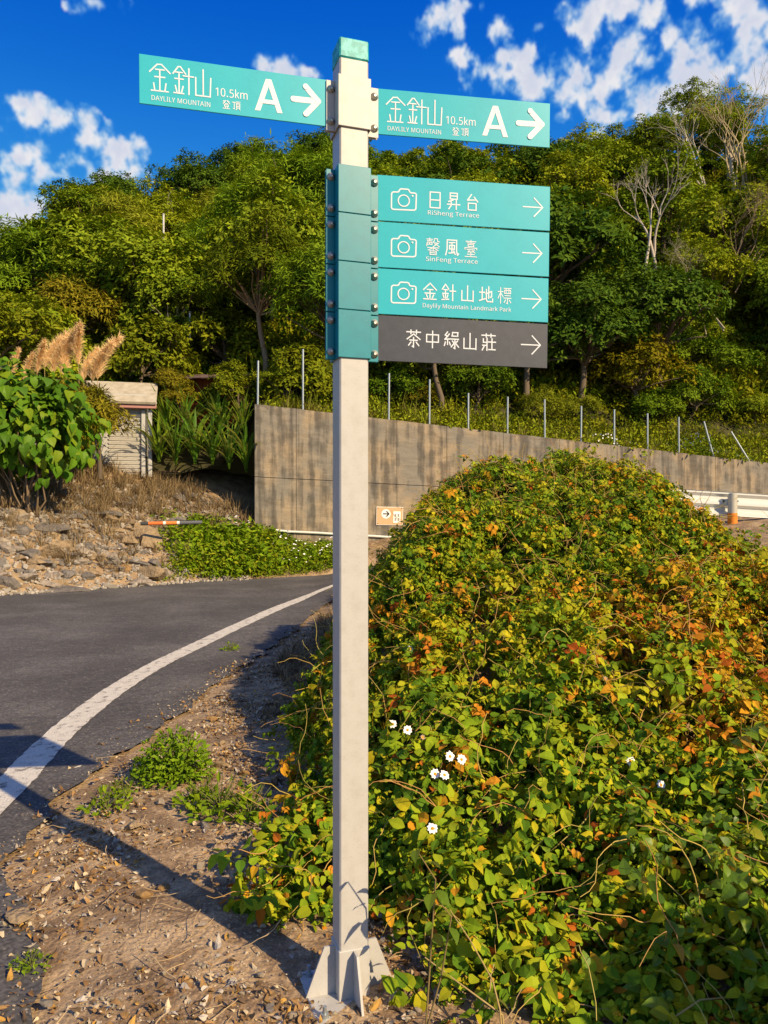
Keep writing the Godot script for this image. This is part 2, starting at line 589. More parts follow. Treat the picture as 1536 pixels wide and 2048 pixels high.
func build_ground() -> void:
	var xs := coords([[-240, -60, 30], [-60, -12, 3], [-12, -8, 0.5], [-8, 7, 0.15], [7, 16, 1.0], [16, 60, 4], [60, 240, 30]])
	var ds := coords([[-240, -30, 30], [-30, 0, 3], [0, 2, 0.5], [2, 23.2, 0.15], [23.2, 27, 0.6]])
	struct("ground", grid_mesh(xs, ds, ground_h), mats.dirt)

func build_hill() -> void:
	var b := MB.new()
	var ts := coords([[0, 12, 1.0], [12, 60, 2.5], [60, 160, 10]])
	var xs := coords([[-150, -60, 10], [-60, 60, 1.2], [60, 150, 10]])
	var w := xs.size()
	for t in ts:
		for x in xs:
			var d := hill_base_d(x) + t
			b.v.append(Vector3(x, hill_h(x, d), -d))
	for j in ts.size():
		for i in w:
			var dx: Vector3 = b.v[j * w + mini(i + 1, w - 1)] - b.v[j * w + maxi(i - 1, 0)]
			var dd: Vector3 = b.v[mini(j + 1, ts.size() - 1) * w + i] - b.v[maxi(j - 1, 0) * w + i]
			b.n.append(dx.cross(dd).normalized())
	for j in ts.size() - 1:
		for i in w - 1:
			var a := j * w + i
			b.ix.append(a); b.ix.append(a + w); b.ix.append(a + w + 1)
			b.ix.append(a); b.ix.append(a + w + 1); b.ix.append(a + 1)
	struct("hillside", b.mesh(), mats.forest)

func poly_at(l: Array, k: float) -> Vector2:
	var i := clampi(int(k), 0, l.size() - 2)
	var p0 := Vector2(l[maxi(i - 1, 0)][0], l[maxi(i - 1, 0)][1])
	var p1 := Vector2(l[i][0], l[i][1])
	var p2 := Vector2(l[i + 1][0], l[i + 1][1])
	var p3 := Vector2(l[mini(i + 2, l.size() - 1)][0], l[mini(i + 2, l.size() - 1)][1])
	return p1.cubic_interpolate(p2, p0, p3, k - i)

func build_road() -> void:
	var b := MB.new()
	var rows := 140
	var cols := 24
	for j in rows + 1:
		var k := (NEAR_EDGE.size() - 1.0) * j / rows
		var a := poly_at(NEAR_EDGE, k)
		a.x += 0.09 * fine_noise.get_noise_2d(a.y * 0.9, 3.0) + 0.05 * fine_noise.get_noise_2d(a.y * 3.0, 9.0)
		var f := Vector2(lerpf(FAR_EDGE[int(minf(k, 13))][0], FAR_EDGE[int(minf(k, 13)) + 1][0], k - int(minf(k, 13))), lerpf(FAR_EDGE[int(minf(k, 13))][1], FAR_EDGE[int(minf(k, 13)) + 1][1], k - int(minf(k, 13))))
		f += Vector2(0.05, -0.05) * fine_noise.get_noise_2d(f.x, f.y)
		for i in cols + 1:
			var p := a.lerp(f, pow(float(i) / cols, 1.5))
			b.v.append(Vector3(p.x, road_h(p.x, p.y) + 0.004, -p.y))
			b.n.append(Vector3(-0.17 if p.x > -1.5 and p.y > 14 else 0.0, 1, 0).normalized())
	for j in rows:
		for i in cols:
			var q := j * (cols + 1) + i
			b.ix.append(q); b.ix.append(q + 1); b.ix.append(q + cols + 2)
			b.ix.append(q); b.ix.append(q + cols + 2); b.ix.append(q + cols + 1)
	struct("road", b.mesh(), mats.asphalt)
	# edge line: worn paint
	var l := MB.new()
	var n := 200
	for j in n + 1:
		var k := (LINE.size() - 1.001) * j / n
		var p := poly_at(LINE, k)
		var q := poly_at(LINE, minf(k + 0.01, LINE.size() - 1.0))
		var t := (q - p).normalized()
		var s := Vector2(-t.y, t.x) * 0.112
		for side in [-1.0, 1.0]:
			var o: Vector2 = p + s * side * (1.0 + 0.10 * fine_noise.get_noise_2d(p.y * 3.0, side * 7.0))
			l.v.append(Vector3(o.x, road_h(o.x, o.y) + 0.009, -o.y))
			l.n.append(Vector3.UP)
	for j in n:
		l.ix.append(j * 2); l.ix.append(j * 2 + 3); l.ix.append(j * 2 + 2)
		l.ix.append(j * 2); l.ix.append(j * 2 + 1); l.ix.append(j * 2 + 3)
	var lt := ramp_tex(512, 0.02, 71, [[0.0, Color(0.34, 0.32, 0.30)], [0.29, Color(0.55, 0.52, 0.48)], [0.36, Color(0.78, 0.75, 0.69)], [1.0, Color(0.86, 0.83, 0.77)]], 0.12, 0.02, Color(0.35, 0.33, 0.3))
	var lm := tri_mat(lt, 0.8, 0.75, height_tex(512, 0.12, 32, 4), 0.6)
	struct("road_marking", l.mesh(), lm)

# ---------------------------------------------------------------- retaining wall
func wall_tex() -> ImageTexture:
	var W := 2048
	var H := 512
	var na := FastNoiseLite.new()
	na.seed = 81; na.frequency = 0.012; na.fractal_octaves = 5
	var nb := FastNoiseLite.new()
	nb.seed = 82; nb.frequency = 0.02; nb.fractal_octaves = 4
	var data := PackedByteArray()
	data.resize(W * H * 3)
	var r2 := RandomNumberGenerator.new()
	r2.seed = 83
	var o := 0
	for j in H:
		var yv := float(j) / H
		for i in W:
			var patch := na.get_noise_2d(i, j * 1.2)
			var streak := nb.get_noise_2d(i * 1.1, j * 0.06)
			var dark := clampf(streak * 1.5 + 0.30 + patch * 0.9 + nb.get_noise_2d(i * 3.0, j * 0.5 + 400) * 0.5, 0, 1)
			var warm := clampf(na.get_noise_2d(i * 0.5 + 900, j * 0.5) * 1.6 + 0.45, 0, 1)
			var g := 1.0 + (r2.randf() - 0.5) * 0.16
			var col := Color(0.50, 0.47, 0.42).lerp(Color(0.60, 0.53, 0.43), warm).lerp(Color(0.25, 0.235, 0.215), dark * 0.6)
			if yv < 0.02 + 0.05 * absf(streak): col = col.lerp(Color(0.30, 0.28, 0.25), 0.5)
			data[o] = clampi(int(col.r * g * 255), 0, 255)
			data[o + 1] = clampi(int(col.g * g * 255), 0, 255)
			data[o + 2] = clampi(int(col.b * g * 255), 0, 255)
			o += 3
	return ImageTexture.create_from_image(Image.create_from_data(W, H, false, Image.FORMAT_RGB8, data))

func wall_pt(t: float, y: float, back: float) -> Vector3:   # t metres along the wall, back metres behind its face
	return Vector3(WALL_AT.x + t * cos(WALL_A) - back * sin(WALL_A), y, -(WALL_AT.y + t * sin(WALL_A) + back * cos(WALL_A)))

func wall_t_at(px: float) -> float:                          # t where the wall crosses the line of sight of px
	var a := (px - 768.0) / FOCAL
	return (a * WALL_AT.y - WALL_AT.x) / (cos(WALL_A) - a * sin(WALL_A))

func build_wall() -> void:
	var w := thing("retaining_wall", "weathered concrete retaining wall stained with dark streaks below the hillside", "wall", wall_pt(0, 0, 0))
	var m := mat(Color.WHITE, 0.92)
	m.albedo_texture = wall_tex()
	m.heightmap_enabled = true
	m.heightmap_texture = height_tex(512, 0.03, 84, 5)
	m.heightmap_scale = 2.0
	var core := MB.new()
	var org := wall_pt(0, 0, 0)
	var L := 26.0
	var n := 26
	for k in n:
		var t0 := L * k / n + (0.012 if k == 0 else 0.0)
		var t1 := L * (k + 1) / n
		var y0 := 4.64 - 0.0875 * t0 - 0.012
		var y1 := 4.64 - 0.0875 * t1 - 0.012
		core.quad(wall_pt(t0, -0.6, 0.03) - org, wall_pt(t1, -0.6, 0.03) - org, wall_pt(t1, y1, 0.03) - org, wall_pt(t0, y0, 0.03) - org)
		core.quad(wall_pt(t0, y0, 0.03) - org, wall_pt(t1, y1, 0.03) - org, wall_pt(t1, y1, 0.34) - org, wall_pt(t0, y0, 0.34) - org)
		core.quad(wall_pt(t1, -0.6, 0.34) - org, wall_pt(t0, -0.6, 0.34) - org, wall_pt(t0, y0, 0.34) - org, wall_pt(t1, y1, 0.34) - org)
	core.quad(wall_pt(0.012, -0.6, 0.34) - org, wall_pt(0.012, -0.6, 0.03) - org, wall_pt(0.012, 4.62, 0.03) - org, wall_pt(0.012, 4.62, 0.34) - org)
	put("core", core.mesh(), mat(Color(0.40, 0.37, 0.33), 0.95), w)
	# cast lifts: upper and lower course, a recessed joint between them
	var joints := [0.0, 1.15, 2.5, 4.05, 5.55, 7.3, 9.1, 11.0, 13.3, 14.4, 16.6, 19.0, 22.0, 26.0]
	for course in 2:
		for k in joints.size() - 1:
			var b := MB.new()
			var g := 0.006
			var t0: float = joints[k] + (0.0 if k == 0 else g)
			var t1: float = joints[k + 1] - g
			var sub := 4
			var off := rr(-0.005, 0.005)
			var jy := func(t: float) -> float: return 2.62 - 0.045 * t + 0.012 * fine_noise.get_noise_2d(t, 1.0)
			for s in sub:
				var ta := lerpf(t0, t1, float(s) / sub)
				var tb := lerpf(t0, t1, float(s + 1) / sub)
				var ya0: float = jy.call(ta) + 0.009 if course == 0 else -0.6
				var yb0: float = jy.call(tb) + 0.009 if course == 0 else -0.6
				var ya1: float = 4.64 - 0.0875 * ta if course == 0 else jy.call(ta) - 0.009
				var yb1: float = 4.64 - 0.0875 * tb if course == 0 else jy.call(tb) - 0.009
				if course == 0:
					ya1 += 0.012 * fine_noise.get_noise_2d(ta * 0.7, 5.0)
					yb1 += 0.012 * fine_noise.get_noise_2d(tb * 0.7, 5.0)
				var f := -0.012 + off if course == 1 else off
				var bk := 0.029
				var pts := [wall_pt(ta, ya0, f), wall_pt(tb, yb0, f), wall_pt(tb, yb1, f), wall_pt(ta, ya1, f)]
				add_uv_quad(b, pts, [ta, tb, tb, ta], org)
				var back := 0.35 if course == 0 else bk
				add_uv_quad(b, [wall_pt(ta, ya1, f), wall_pt(tb, yb1, f), wall_pt(tb, yb1, back), wall_pt(ta, ya1, back)], [ta, tb, tb + 0.02, ta + 0.02], org)
				add_uv_quad(b, [wall_pt(ta, ya0, bk), wall_pt(tb, yb0, bk), wall_pt(tb, yb0, f), wall_pt(ta, ya0, f)], [ta, tb, tb, ta], org)
				if s == 0:
					var ebk := 0.35 if k == 0 else bk
					add_uv_quad(b, [wall_pt(ta, ya0, ebk), wall_pt(ta, ya0, f), wall_pt(ta, ya1, f), wall_pt(ta, ya1, ebk)], [ta + 0.3, ta, ta, ta + 0.3], org)
				if s == sub - 1:
					add_uv_quad(b, [wall_pt(tb, yb0, f), wall_pt(tb, yb0, bk), wall_pt(tb, yb1, bk), wall_pt(tb, yb1, f)], [tb, tb, tb, tb], org)
			put("concrete_panel", b.mesh(), m, w)
	# steel posts along its top
	var pp := MB.new()
	pp.tube(PackedVector3Array([Vector3(0, -0.12, 0), Vector3(0, 1.3, 0)]), PackedFloat32Array([0.03, 0.03]), 10)
	var pm := pp.mesh()
	var cap := MB.new()
	cap.tube(PackedVector3Array([Vector3(0, 1.29, 0), Vector3(0, 1.315, 0)]), PackedFloat32Array([0.033, 0.031]), 10)
	var capm := cap.mesh()
	for q in [[516, 1.23, 0, 0], [607, 1.72, 0, 0], [693, 1.3, 0, 0], [780, 1.35, 0, 0], [862, 1.32, 0, 0], [940, 1.06, 0, 0], [1019, 1.1, 0, 0], [1094, 1.16, 0, 0], [1167, 1.1, 0, 0], [1234, 1.12, 0, 0], [1301, 1.13, 0, 0], [1364, 1.14, 0, 0], [1434, 1.18, 15, 0], [1506, 1.12, 31, 0], [1570, 1.1, 8, 0]]:
		var t := wall_t_at(q[0])
		var h: float = q[1]
		var label := "upright galvanised steel post standing on the concrete retaining wall"
		var grp := "steel posts along the wall top"
		if q[0] == 607: label = "tallest galvanised steel post on the retaining wall, second from its left end"; grp = ""
		if q[0] == 516: label = "galvanised steel post at the left end of the retaining wall"; grp = ""
		if q[2] == 15: label = "leaning steel post on the retaining wall beside a white flowering plant"; grp = ""
		if q[2] == 31: label = "steel post on the retaining wall tilted farther over than any other"; grp = ""
		var f := thing("fence_post", label, "post", wall_pt(t, 4.64 - 0.0875 * t, 0.17), 0.0, grp)
		f.rotation.z = deg_to_rad(q[2] + rr(-0.7, 0.7))
		var a := put("tube", pm, mats.galv, f)
		a.scale.y = h / 1.3
		var c := put("cap", capm, mats.galv, f)
		c.position.y = h - 1.3

	# white pipe clipped along the wall
	var pipe := MB.new()
	var pts := PackedVector3Array()
	var rad := PackedFloat32Array()
	for q in [[548, 1060], [575, 1063], [640, 1066], [700, 1070], [745, 1072], [790, 1075], [835, 1078], [880, 1084]]:
		var t := wall_t_at(q[0])
		var d := WALL_AT.y + t * sin(WALL_A)
		var pt := wall_pt(t, EYE + (1024.0 - q[1]) / FOCAL * d, -0.055)
		pts.append(pt); rad.append(0.035)
	var o := pts[0]
	for k in pts.size(): pts[k] -= o
	pipe.tube(pts, rad, 10)
	var pt2 := thing("water_pipe", "white plastic pipe running along the foot of the retaining wall", "pipe", o)
	put("tube", pipe.mesh(), mat(Color(0.80, 0.80, 0.76), 0.5), pt2)
	for k in [1, 3, 5]:
		var cl := MB.new()
		cl.box(pts[k] + Vector3(0, 0, -0.015), Vector3(0.035, 0.10, 0.095), Basis(Vector3.UP, WALL_A), 0.006)
		put("clip", cl.mesh(), mats.galv, pt2)
	build_wall_sign()

func add_uv_quad(b: MB, p: Array, t: Array, org: Vector3) -> void:
	var s := b.v.size()
	for k in 4:
		b.v.append(p[k] - org)
		b.c.append(Color.WHITE)
		b.uv.append(Vector2(t[k] / 14.0, (4.7 - p[k].y) / 4.6))
	b.ix.append(s); b.ix.append(s + 2); b.ix.append(s + 1)
	b.ix.append(s); b.ix.append(s + 3); b.ix.append(s + 2)

func build_wall_sign() -> void:
	var t := wall_t_at(779)
	var d := WALL_AT.y + t * sin(WALL_A)
	var s := thing("wall_sign", "small orange plate with black arrow and white notice screwed to the concrete wall", "sign", wall_pt(t, EYE - 8.0 / FOCAL * d, -0.03), WALL_A)
	s.rotation.z = deg_to_rad(-1.0)
	var wd := 0.79
	var ht := 0.53
	var b := MB.new()
	b.box(Vector3.ZERO, Vector3(wd, ht, 0.012), Basis.IDENTITY, 0.003)
	put("plate", b.mesh(), mat(Color(0.86, 0.83, 0.78), 0.5), s)
	b = MB.new()
	b.box(Vector3(0, 0, 0.007), Vector3(wd - 0.035, ht - 0.035, 0.004))
	var face := put("face", b.mesh(), mat(Color(0.80, 0.63, 0.46), 0.55), s)
	b = MB.new()
	disc(b, Vector3(-0.11, 0.06, 0.011), 0.135, 24)
	put("roundel", b.mesh(), mat(Color(0.93, 0.92, 0.88), 0.5), face)
	b = MB.new()
	stroke(b, [Vector2(-0.20, 0.06), Vector2(-0.03, 0.06)], 0.035, 0.013)
	stroke(b, [Vector2(-0.10, 0.135), Vector2(-0.025, 0.06), Vector2(-0.10, -0.015)], 0.035, 0.0135)
	put("arrow", b.mesh(), mat(Color(0.06, 0.10, 0.10), 0.6), face)
	b = MB.new()
	b.box(Vector3(0.21, -0.03, 0.0105), Vector3(0.21, 0.33, 0.003))
	put("notice", b.mesh(), mat(Color(0.93, 0.92, 0.89), 0.6), face)
	b = MB.new()
	for q in [[0.165, 0.02], [0.255, 0.02], [0.165, -0.09], [0.255, -0.09]]:
		var z := 0.0135
		stroke(b, [Vector2(q[0] - 0.03, q[1] + 0.03), Vector2(q[0] + 0.03, q[1] + 0.03)], 0.014, z)
		stroke(b, [Vector2(q[0] - 0.03, q[1] - 0.0), Vector2(q[0] + 0.03, q[1] - 0.0)], 0.014, z + 0.0002)
		stroke(b, [Vector2(q[0], q[1] + 0.04), Vector2(q[0], q[1] - 0.04)], 0.014, z + 0.0004)
		stroke(b, [Vector2(q[0] - 0.03, q[1] - 0.035), Vector2(q[0] + 0.032, q[1] - 0.035)], 0.014, z + 0.0006)
	put("lettering", b.mesh(), mat(Color(0.35, 0.34, 0.34), 0.6), face)
	for q in [[-1, -1], [1, -1], [-1, 1], [1, 1]]:
		b = MB.new()
		disc(b, Vector3(q[0] * (wd * 0.5 - 0.045), q[1] * (ht * 0.5 - 0.045), 0.013), 0.013, 10)
		put("screw", b.mesh(), mat(Color(0.2, 0.18, 0.17), 0.5, 0.5), s)

func disc(b: MB, c: Vector3, r: float, n: int) -> void:   # flat disc facing +z
	for k in n:
		var a0 := TAU * k / n
		var a1 := TAU * (k + 1) / n
		b.tri(c, c + Vector3(cos(a1), sin(a1), 0) * r, c + Vector3(cos(a0), sin(a0), 0) * r)

func stroke(b: MB, pts: Array, w: float, z: float, ext := 0.5, close := false) -> void:   # a flat pen stroke in the xy plane
	var m := pts.size()
	var cnt := m if close else m - 1
	for k in cnt:
		var p: Vector2 = pts[k]
		var q: Vector2 = pts[(k + 1) % m]
		var t := (q - p).normalized()
		var s := Vector2(-t.y, t.x) * w * 0.5
		var e0 := ext * 0.5 if (k > 0 or close) else ext * 0.3
		var e1 := ext * 0.5 if (k < cnt - 1 or close) else ext * 0.3
		p -= t * w * e0
		q += t * w * e1
		var zz := z + 0.00006 * (k % 4)
		b.quad(Vector3(p.x + s.x, p.y + s.y, zz), Vector3(q.x + s.x, q.y + s.y, zz), Vector3(q.x - s.x, q.y - s.y, zz), Vector3(p.x - s.x, p.y - s.y, zz))

# ---------------------------------------------------------------- trees
func limb(b: MB, a: Vector3, e: Vector3, r0: float, r1: float, wob: float, col: Color, sides := 5, seg := 4) -> void:
	var pts := PackedVector3Array()
	var rad := PackedFloat32Array()
	for k in seg + 1:
		var t := float(k) / seg
		var p := a.lerp(e, t)
		if k > 0 and k < seg: p += rdir() * wob
		pts.append(p); rad.append(lerpf(r0, r1, t))
	b.tube(pts, rad, sides, col, false)

func tree_proto(q: Dictionary) -> Dictionary:
	var h: float = q.h
	var r: float = q.r
	var yc := h * float(q.get("yc", 0.62))
	var ry := h * float(q.get("ry", 0.36))
	var bark: Color = q.get("bark", Color(0.13, 0.10, 0.07))
	var trunk := MB.new()
	var lean := Vector3(rr(-0.3, 0.3), 0, rr(-0.3, 0.3))
	var fork := Vector3(lean.x, yc - ry * 0.35, lean.z)
	var tp := PackedVector3Array([Vector3(0, -0.5, 0), Vector3(lean.x * 0.2 + rr(-0.1, 0.1), fork.y * 0.4, lean.z * 0.2), Vector3(lean.x * 0.7, fork.y * 0.75, lean.z * 0.7 + rr(-0.1, 0.1)), fork, Vector3(lean.x * 1.2, yc + ry * 0.3, lean.z * 1.2)])
	var tr := r * 0.045
	trunk.tube(tp, PackedFloat32Array([tr * 1.5, tr * 1.1, tr * 0.95, tr * 0.85, tr * 0.3]), 8, bark)
	var br := MB.new()
	var cr := MB.new()
	var ca: Color = q.ca
	var cb: Color = q.cb
	var ll: float = q.leaf
	var lw: float = q.wid
	var droop: float = q.get("droop", 0.0)
	var ctr := Vector3(lean.x, yc, lean.z)
	for i in int(q.lobes):
		var dr := rdir()
		if dr.y < -0.35: dr.y = -dr.y * 0.6
		var rl := r * rr(0.22, 0.42)
		var c := ctr + Vector3(dr.x * r, dr.y * ry, dr.z * r) * rr(0.45, 0.82)
		limb(br, fork.lerp(ctr, rr(-0.1, 0.4)), c + dr * rl * 0.35, tr * 0.5, tr * 0.12, r * 0.05, bark)
		var tone := rr(0.0, 1.0)
		for t in int(q.tufts):
			var td := rdir()
			if td.y < -0.45: td.y = -td.y
			var p := c + Vector3(td.x, td.y * 0.85, td.z) * rl * rr(0.7, 1.12)
			var out := (td * 0.7 + (p - ctr).normalized() * 0.45 + Vector3.UP * 0.3).normalized()
			var tt := clampf(tone * 0.5 + rr(0.0, 0.5), 0, 1)
			for l in int(q.leaves):
				var nr := (out + Vector3.UP * 0.25 + rdir() * 0.55).normalized()
				var ld := (rdir() + out * 0.25 + Vector3.DOWN * droop)
				ld = (ld - nr * nr.dot(ld) * 0.85).normalized()
				nr = (nr - ld * nr.dot(ld)).normalized()
				var g := rr(0.75, 1.25)
				var col := ca.lerp(cb, clampf(tt + rr(-0.25, 0.25), 0, 1))
				cr.leaf2(p + ld * rr(0.0, 0.1) + rdir() * ll * 0.5, ld, nr, ll * rr(0.7, 1.25), lw * rr(0.75, 1.2), Color(col.r * g, col.g * g, col.b * g))
	return {trunk = trunk.mesh(), limbs = br.mesh(), crown = cr.mesh()}

func place_tree(pr: Dictionary, called: String, label: String, at: Vector3, sc: Vector3, turn: float, group: String, cat := "tree") -> Node3D:
	var t := thing(called, label, cat, at, turn, group)
	t.scale = sc
	put("trunk", pr.trunk, mats.bark, t)
	put("branches", pr.limbs, mats.bark, t)
	put("crown", pr.crown, mats.tree, t)
	return t

func branch_rec(b: MB, p: Vector3, d: Vector3, L: float, r: float, depth: int, col: Color, wide := 0.75) -> void:
	var pts := PackedVector3Array([p])
	var rad := PackedFloat32Array([r])
	var q := p
	var dd := d
	for k in 3:
		dd = (dd + rdir() * 0.22 + Vector3.UP * 0.06).normalized()
		q += dd * L / 3.0
		pts.append(q); rad.append(lerpf(r, r * 0.55, (k + 1) / 3.0))
	b.tube(pts, rad, 5, col, false)
	if depth <= 0: return
	for k in rng.randi_range(2, 3):
		var nd := (dd + rdir() * wide).normalized()
		if nd.y < -0.1: nd.y *= -0.5
		branch_rec(b, pts[rng.randi_range(2, 3)], nd, L * rr(0.6, 0.85), r * 0.55, depth - 1, col, wide)

func bare_tree(called: String, label: String, at: Vector3, h: float, col: Color, stems: int, spread: float, depth := 4, r0 := 0.045) -> void:
	var t := thing(called, label, "tree", at)
	for s in stems:
		var b := MB.new()
		var d := (Vector3.UP + Vector3(rr(-1, 1), 0, rr(-1, 1)) * spread).normalized()
		var foot := Vector3(rr(-0.1, 0.1) * stems, -0.2, rr(-0.1, 0.1))
		b.tube(PackedVector3Array([foot - d * 2.6, foot - d * 1.2 + rdir() * 0.08, foot]), PackedFloat32Array([r0 * 1.4, r0 * 1.2, r0]), 6, col, false)
		branch_rec(b, foot, d, h * 0.36, r0, depth, col, 0.4 + spread * 0.55)
		put("trunk" if stems == 1 else "stem", b.mesh(), mats.bark, t)

const BARE := [[1300.0, 36.0, 55.0], [1480.0, 43.0, 60.0], [1412.0, 43.0, 45.0], [1500.0, 34.0, 60.0], [1370.0, 32.0, 50.0], [327.0, 38.0, 30.0]]

func build_trees() -> void:
	var K := {
		dark = {h = 6.2, r = 2.8, lobes = 24, tufts = 34, leaves = 13, leaf = 0.20, wid = 0.10, yc = 0.55, ry = 0.44, ca = Color(0.043, 0.096, 0.013), cb = Color(0.119, 0.190, 0.020)},
		broad = {h = 5.6, r = 2.6, lobes = 24, tufts = 34, leaves = 13, leaf = 0.18, wid = 0.095, yc = 0.5, ry = 0.48, ca = Color(0.102, 0.170, 0.012), cb = Color(0.287, 0.346, 0.022)},
		yellow = {h = 5.0, r = 2.4, lobes = 24, tufts = 34, leaves = 13, leaf = 0.17, wid = 0.08, yc = 0.5, ry = 0.48, ca = Color(0.146, 0.205, 0.013), cb = Color(0.358, 0.383, 0.021)},
		feather = {h = 6.6, r = 2.3, lobes = 26, tufts = 34, leaves = 16, leaf = 0.24, wid = 0.045, droop = 0.1, yc = 0.54, ry = 0.46, ca = Color(0.095, 0.185, 0.013), cb = Color(0.269, 0.370, 0.023)},
		bamboo = {h = 5.4, r = 2.1, lobes = 24, tufts = 34, leaves = 16, leaf = 0.30, wid = 0.045, droop = 0.4, yc = 0.52, ry = 0.46, ca = Color(0.134, 0.178, 0.016), cb = Color(0.347, 0.356, 0.031)},
		pale = {h = 6.6, r = 2.4, lobes = 11, tufts = 40, leaves = 13, leaf = 0.16, wid = 0.08, yc = 0.68, ry = 0.3, bark = Color(0.48, 0.41, 0.30), ca = Color(0.123, 0.185, 0.016), cb = Color(0.342, 0.387, 0.026)},
	}
	var names := {dark = "evergreen_tree", broad = "broadleaf_tree", yellow = "light_green_tree", feather = "acacia_tree", bamboo = "bamboo_clump", pale = "pale_trunk_tree"}
	var labels := {
		dark = "dense dark green round-crowned tree on the wooded hillside",
		broad = "olive green broadleaf tree on the wooded hillside",
		yellow = "sunlit yellow-green bushy tree on the wooded hillside",
		feather = "bright green feathery-leaved tree on the wooded hillside",
		bamboo = "yellowish drooping bamboo-like clump on the wooded hillside",
		pale = "thin-crowned tree with pale limbs on the wooded hillside"}
	var groups := {dark = "dark trees of the hillside", broad = "olive broadleaf trees of the hillside", yellow = "yellow-green trees of the hillside", feather = "feathery trees of the hillside", bamboo = "bamboo-like clumps of the hillside", pale = "pale-limbed trees of the hillside"}
	var protos := {}
	for k in K:
		protos[k] = []
		for n in 3:
			var q: Dictionary = K[k].duplicate()
			q.h *= rr(0.9, 1.1); q.r *= rr(0.9, 1.1)
			protos[k].append(tree_proto(q))
	var t := 2.6
	while t < 44.0:
		var step := 2.9 + t * 0.012
		var x := -0.66 * (23.0 + t)
		while x < 0.66 * (25.0 + t):
			var xx := x + rr(-0.9, 0.9)
			var dd := hill_base_d(xx) + t + rr(-1.0, 1.0)
			x += 3.0 + t * 0.02
			var a := xx / dd
			if absf(a) > 0.6: continue
			var dr := ridge_d(a)
			var s := (dd - hill_base_d(xx)) / (dr - hill_base_d(xx))
			if s > 1.03: continue
			var px := 768.0 + FOCAL * a
			if px > 110 and px < 560 and dd < 26.5: continue       # the shed, the rusty hut and the sword-leaved plants stand here
			var clear := false
			for q in BARE:
				if absf(px - q[0]) < q[2] and dd > q[1] - 6.5 and dd < q[1] + 0.8: clear = true
			if clear: continue
			var u := rng.randf()
			var k := "broad"
			if px < 690:
				if s > 0.76: k = "dark" if u < 0.8 else "broad"
				elif px > 450 and s > 0.2: k = "feather" if u < 0.65 else ("yellow" if u < 0.85 else "broad")
				elif s > 0.4: k = "bamboo" if u < 0.55 else ("yellow" if u < 0.85 else "broad")
				else: k = "yellow" if u < 0.5 else ("broad" if u < 0.8 else "feather")
			else:
				if s > 0.72: k = ("pale" if u < 0.45 else ("broad" if u < 0.65 else "yellow")) if px > 1120 else ("broad" if u < 0.6 else ("dark" if u < 0.85 else "pale"))
				elif s < 0.16: k = "dark" if u < 0.4 else "broad"
				else: k = "broad" if u < 0.42 else ("yellow" if u < 0.92 else "dark")
			var zone := "on the hillside ridge against the sky" if s > 0.8 else ("midway up the wooded hillside" if s > 0.4 else ("on the lower wooded hillside" if s > 0.16 else ("at the forest edge above the retaining wall" if xx > -3.5 else "at the forest edge behind the shed")))
			var sc := rr(0.95, 1.35)
			if s < 0.12: sc *= 0.8
			if s > 0.7: sc *= 0.84
			place_tree(protos[k][rng.randi() % 3], names[k], labels[k].replace("on the wooded hillside", zone).replace("hillside tree with", "tree %s with" % zone), Vector3(xx, hill_h(xx, dd) - 0.1, -dd), Vector3(sc * rr(0.9, 1.1), sc, sc * rr(0.9, 1.1)), rr(0, TAU), groups[k].replace("of the hillside", zone))
		t += step
	# bushes under and between the trees
	var low := []
	for k in 4: low.append(tree_proto({h = 2.3, r = 1.6, lobes = 14, tufts = 40, leaves = 12, leaf = 0.15, wid = [0.075, 0.035, 0.08, 0.06][k], droop = 0.25 if k == 1 else 0.0, yc = 0.45, ry = 0.55, ca = [Color(0.067, 0.132, 0.010), Color(0.134, 0.172, 0.016), Color(0.056, 0.112, 0.010), Color(0.123, 0.185, 0.013)][k], cb = [Color(0.190, 0.264, 0.018), Color(0.336, 0.343, 0.026), Color(0.146, 0.211, 0.016), Color(0.302, 0.343, 0.021)][k]}))
	var lowl := ["green bush growing between the hillside trees", "yellowish wispy bush growing between the hillside trees", "dark green bush growing between the hillside trees", "yellow-green bush growing between the hillside trees"]
	var lowg := ["green bushes of the hillside", "wispy bushes of the hillside", "dark bushes of the hillside", "yellow-green bushes of the hillside"]
	for row in 10:
		var bx := -14.0 - row * 1.5
		while bx < 17.0 + row * 1.5:
			var xx := bx + rr(-0.6, 0.6)
			var dd := hill_base_d(xx) + 2.2 + row * 2.4 + rr(-0.7, 0.7)
			bx += 2.1 + row * 0.15
			var px := 768.0 + FOCAL * xx / dd
			if px < -60 or px > 1610: continue
			if px > 110 and px < 560 and dd < 26.5: continue
			var k := rng.randi() % 4
			var sc := rr(0.7, 1.15) * (0.75 if row == 0 else 1.0)
			place_tree(low[k], "bush", lowl[k], Vector3(xx, hill_h(xx, dd) - 0.1, -dd), Vector3(sc, sc * rr(0.8, 1.1), sc), rr(0, TAU), lowg[k], "bush")
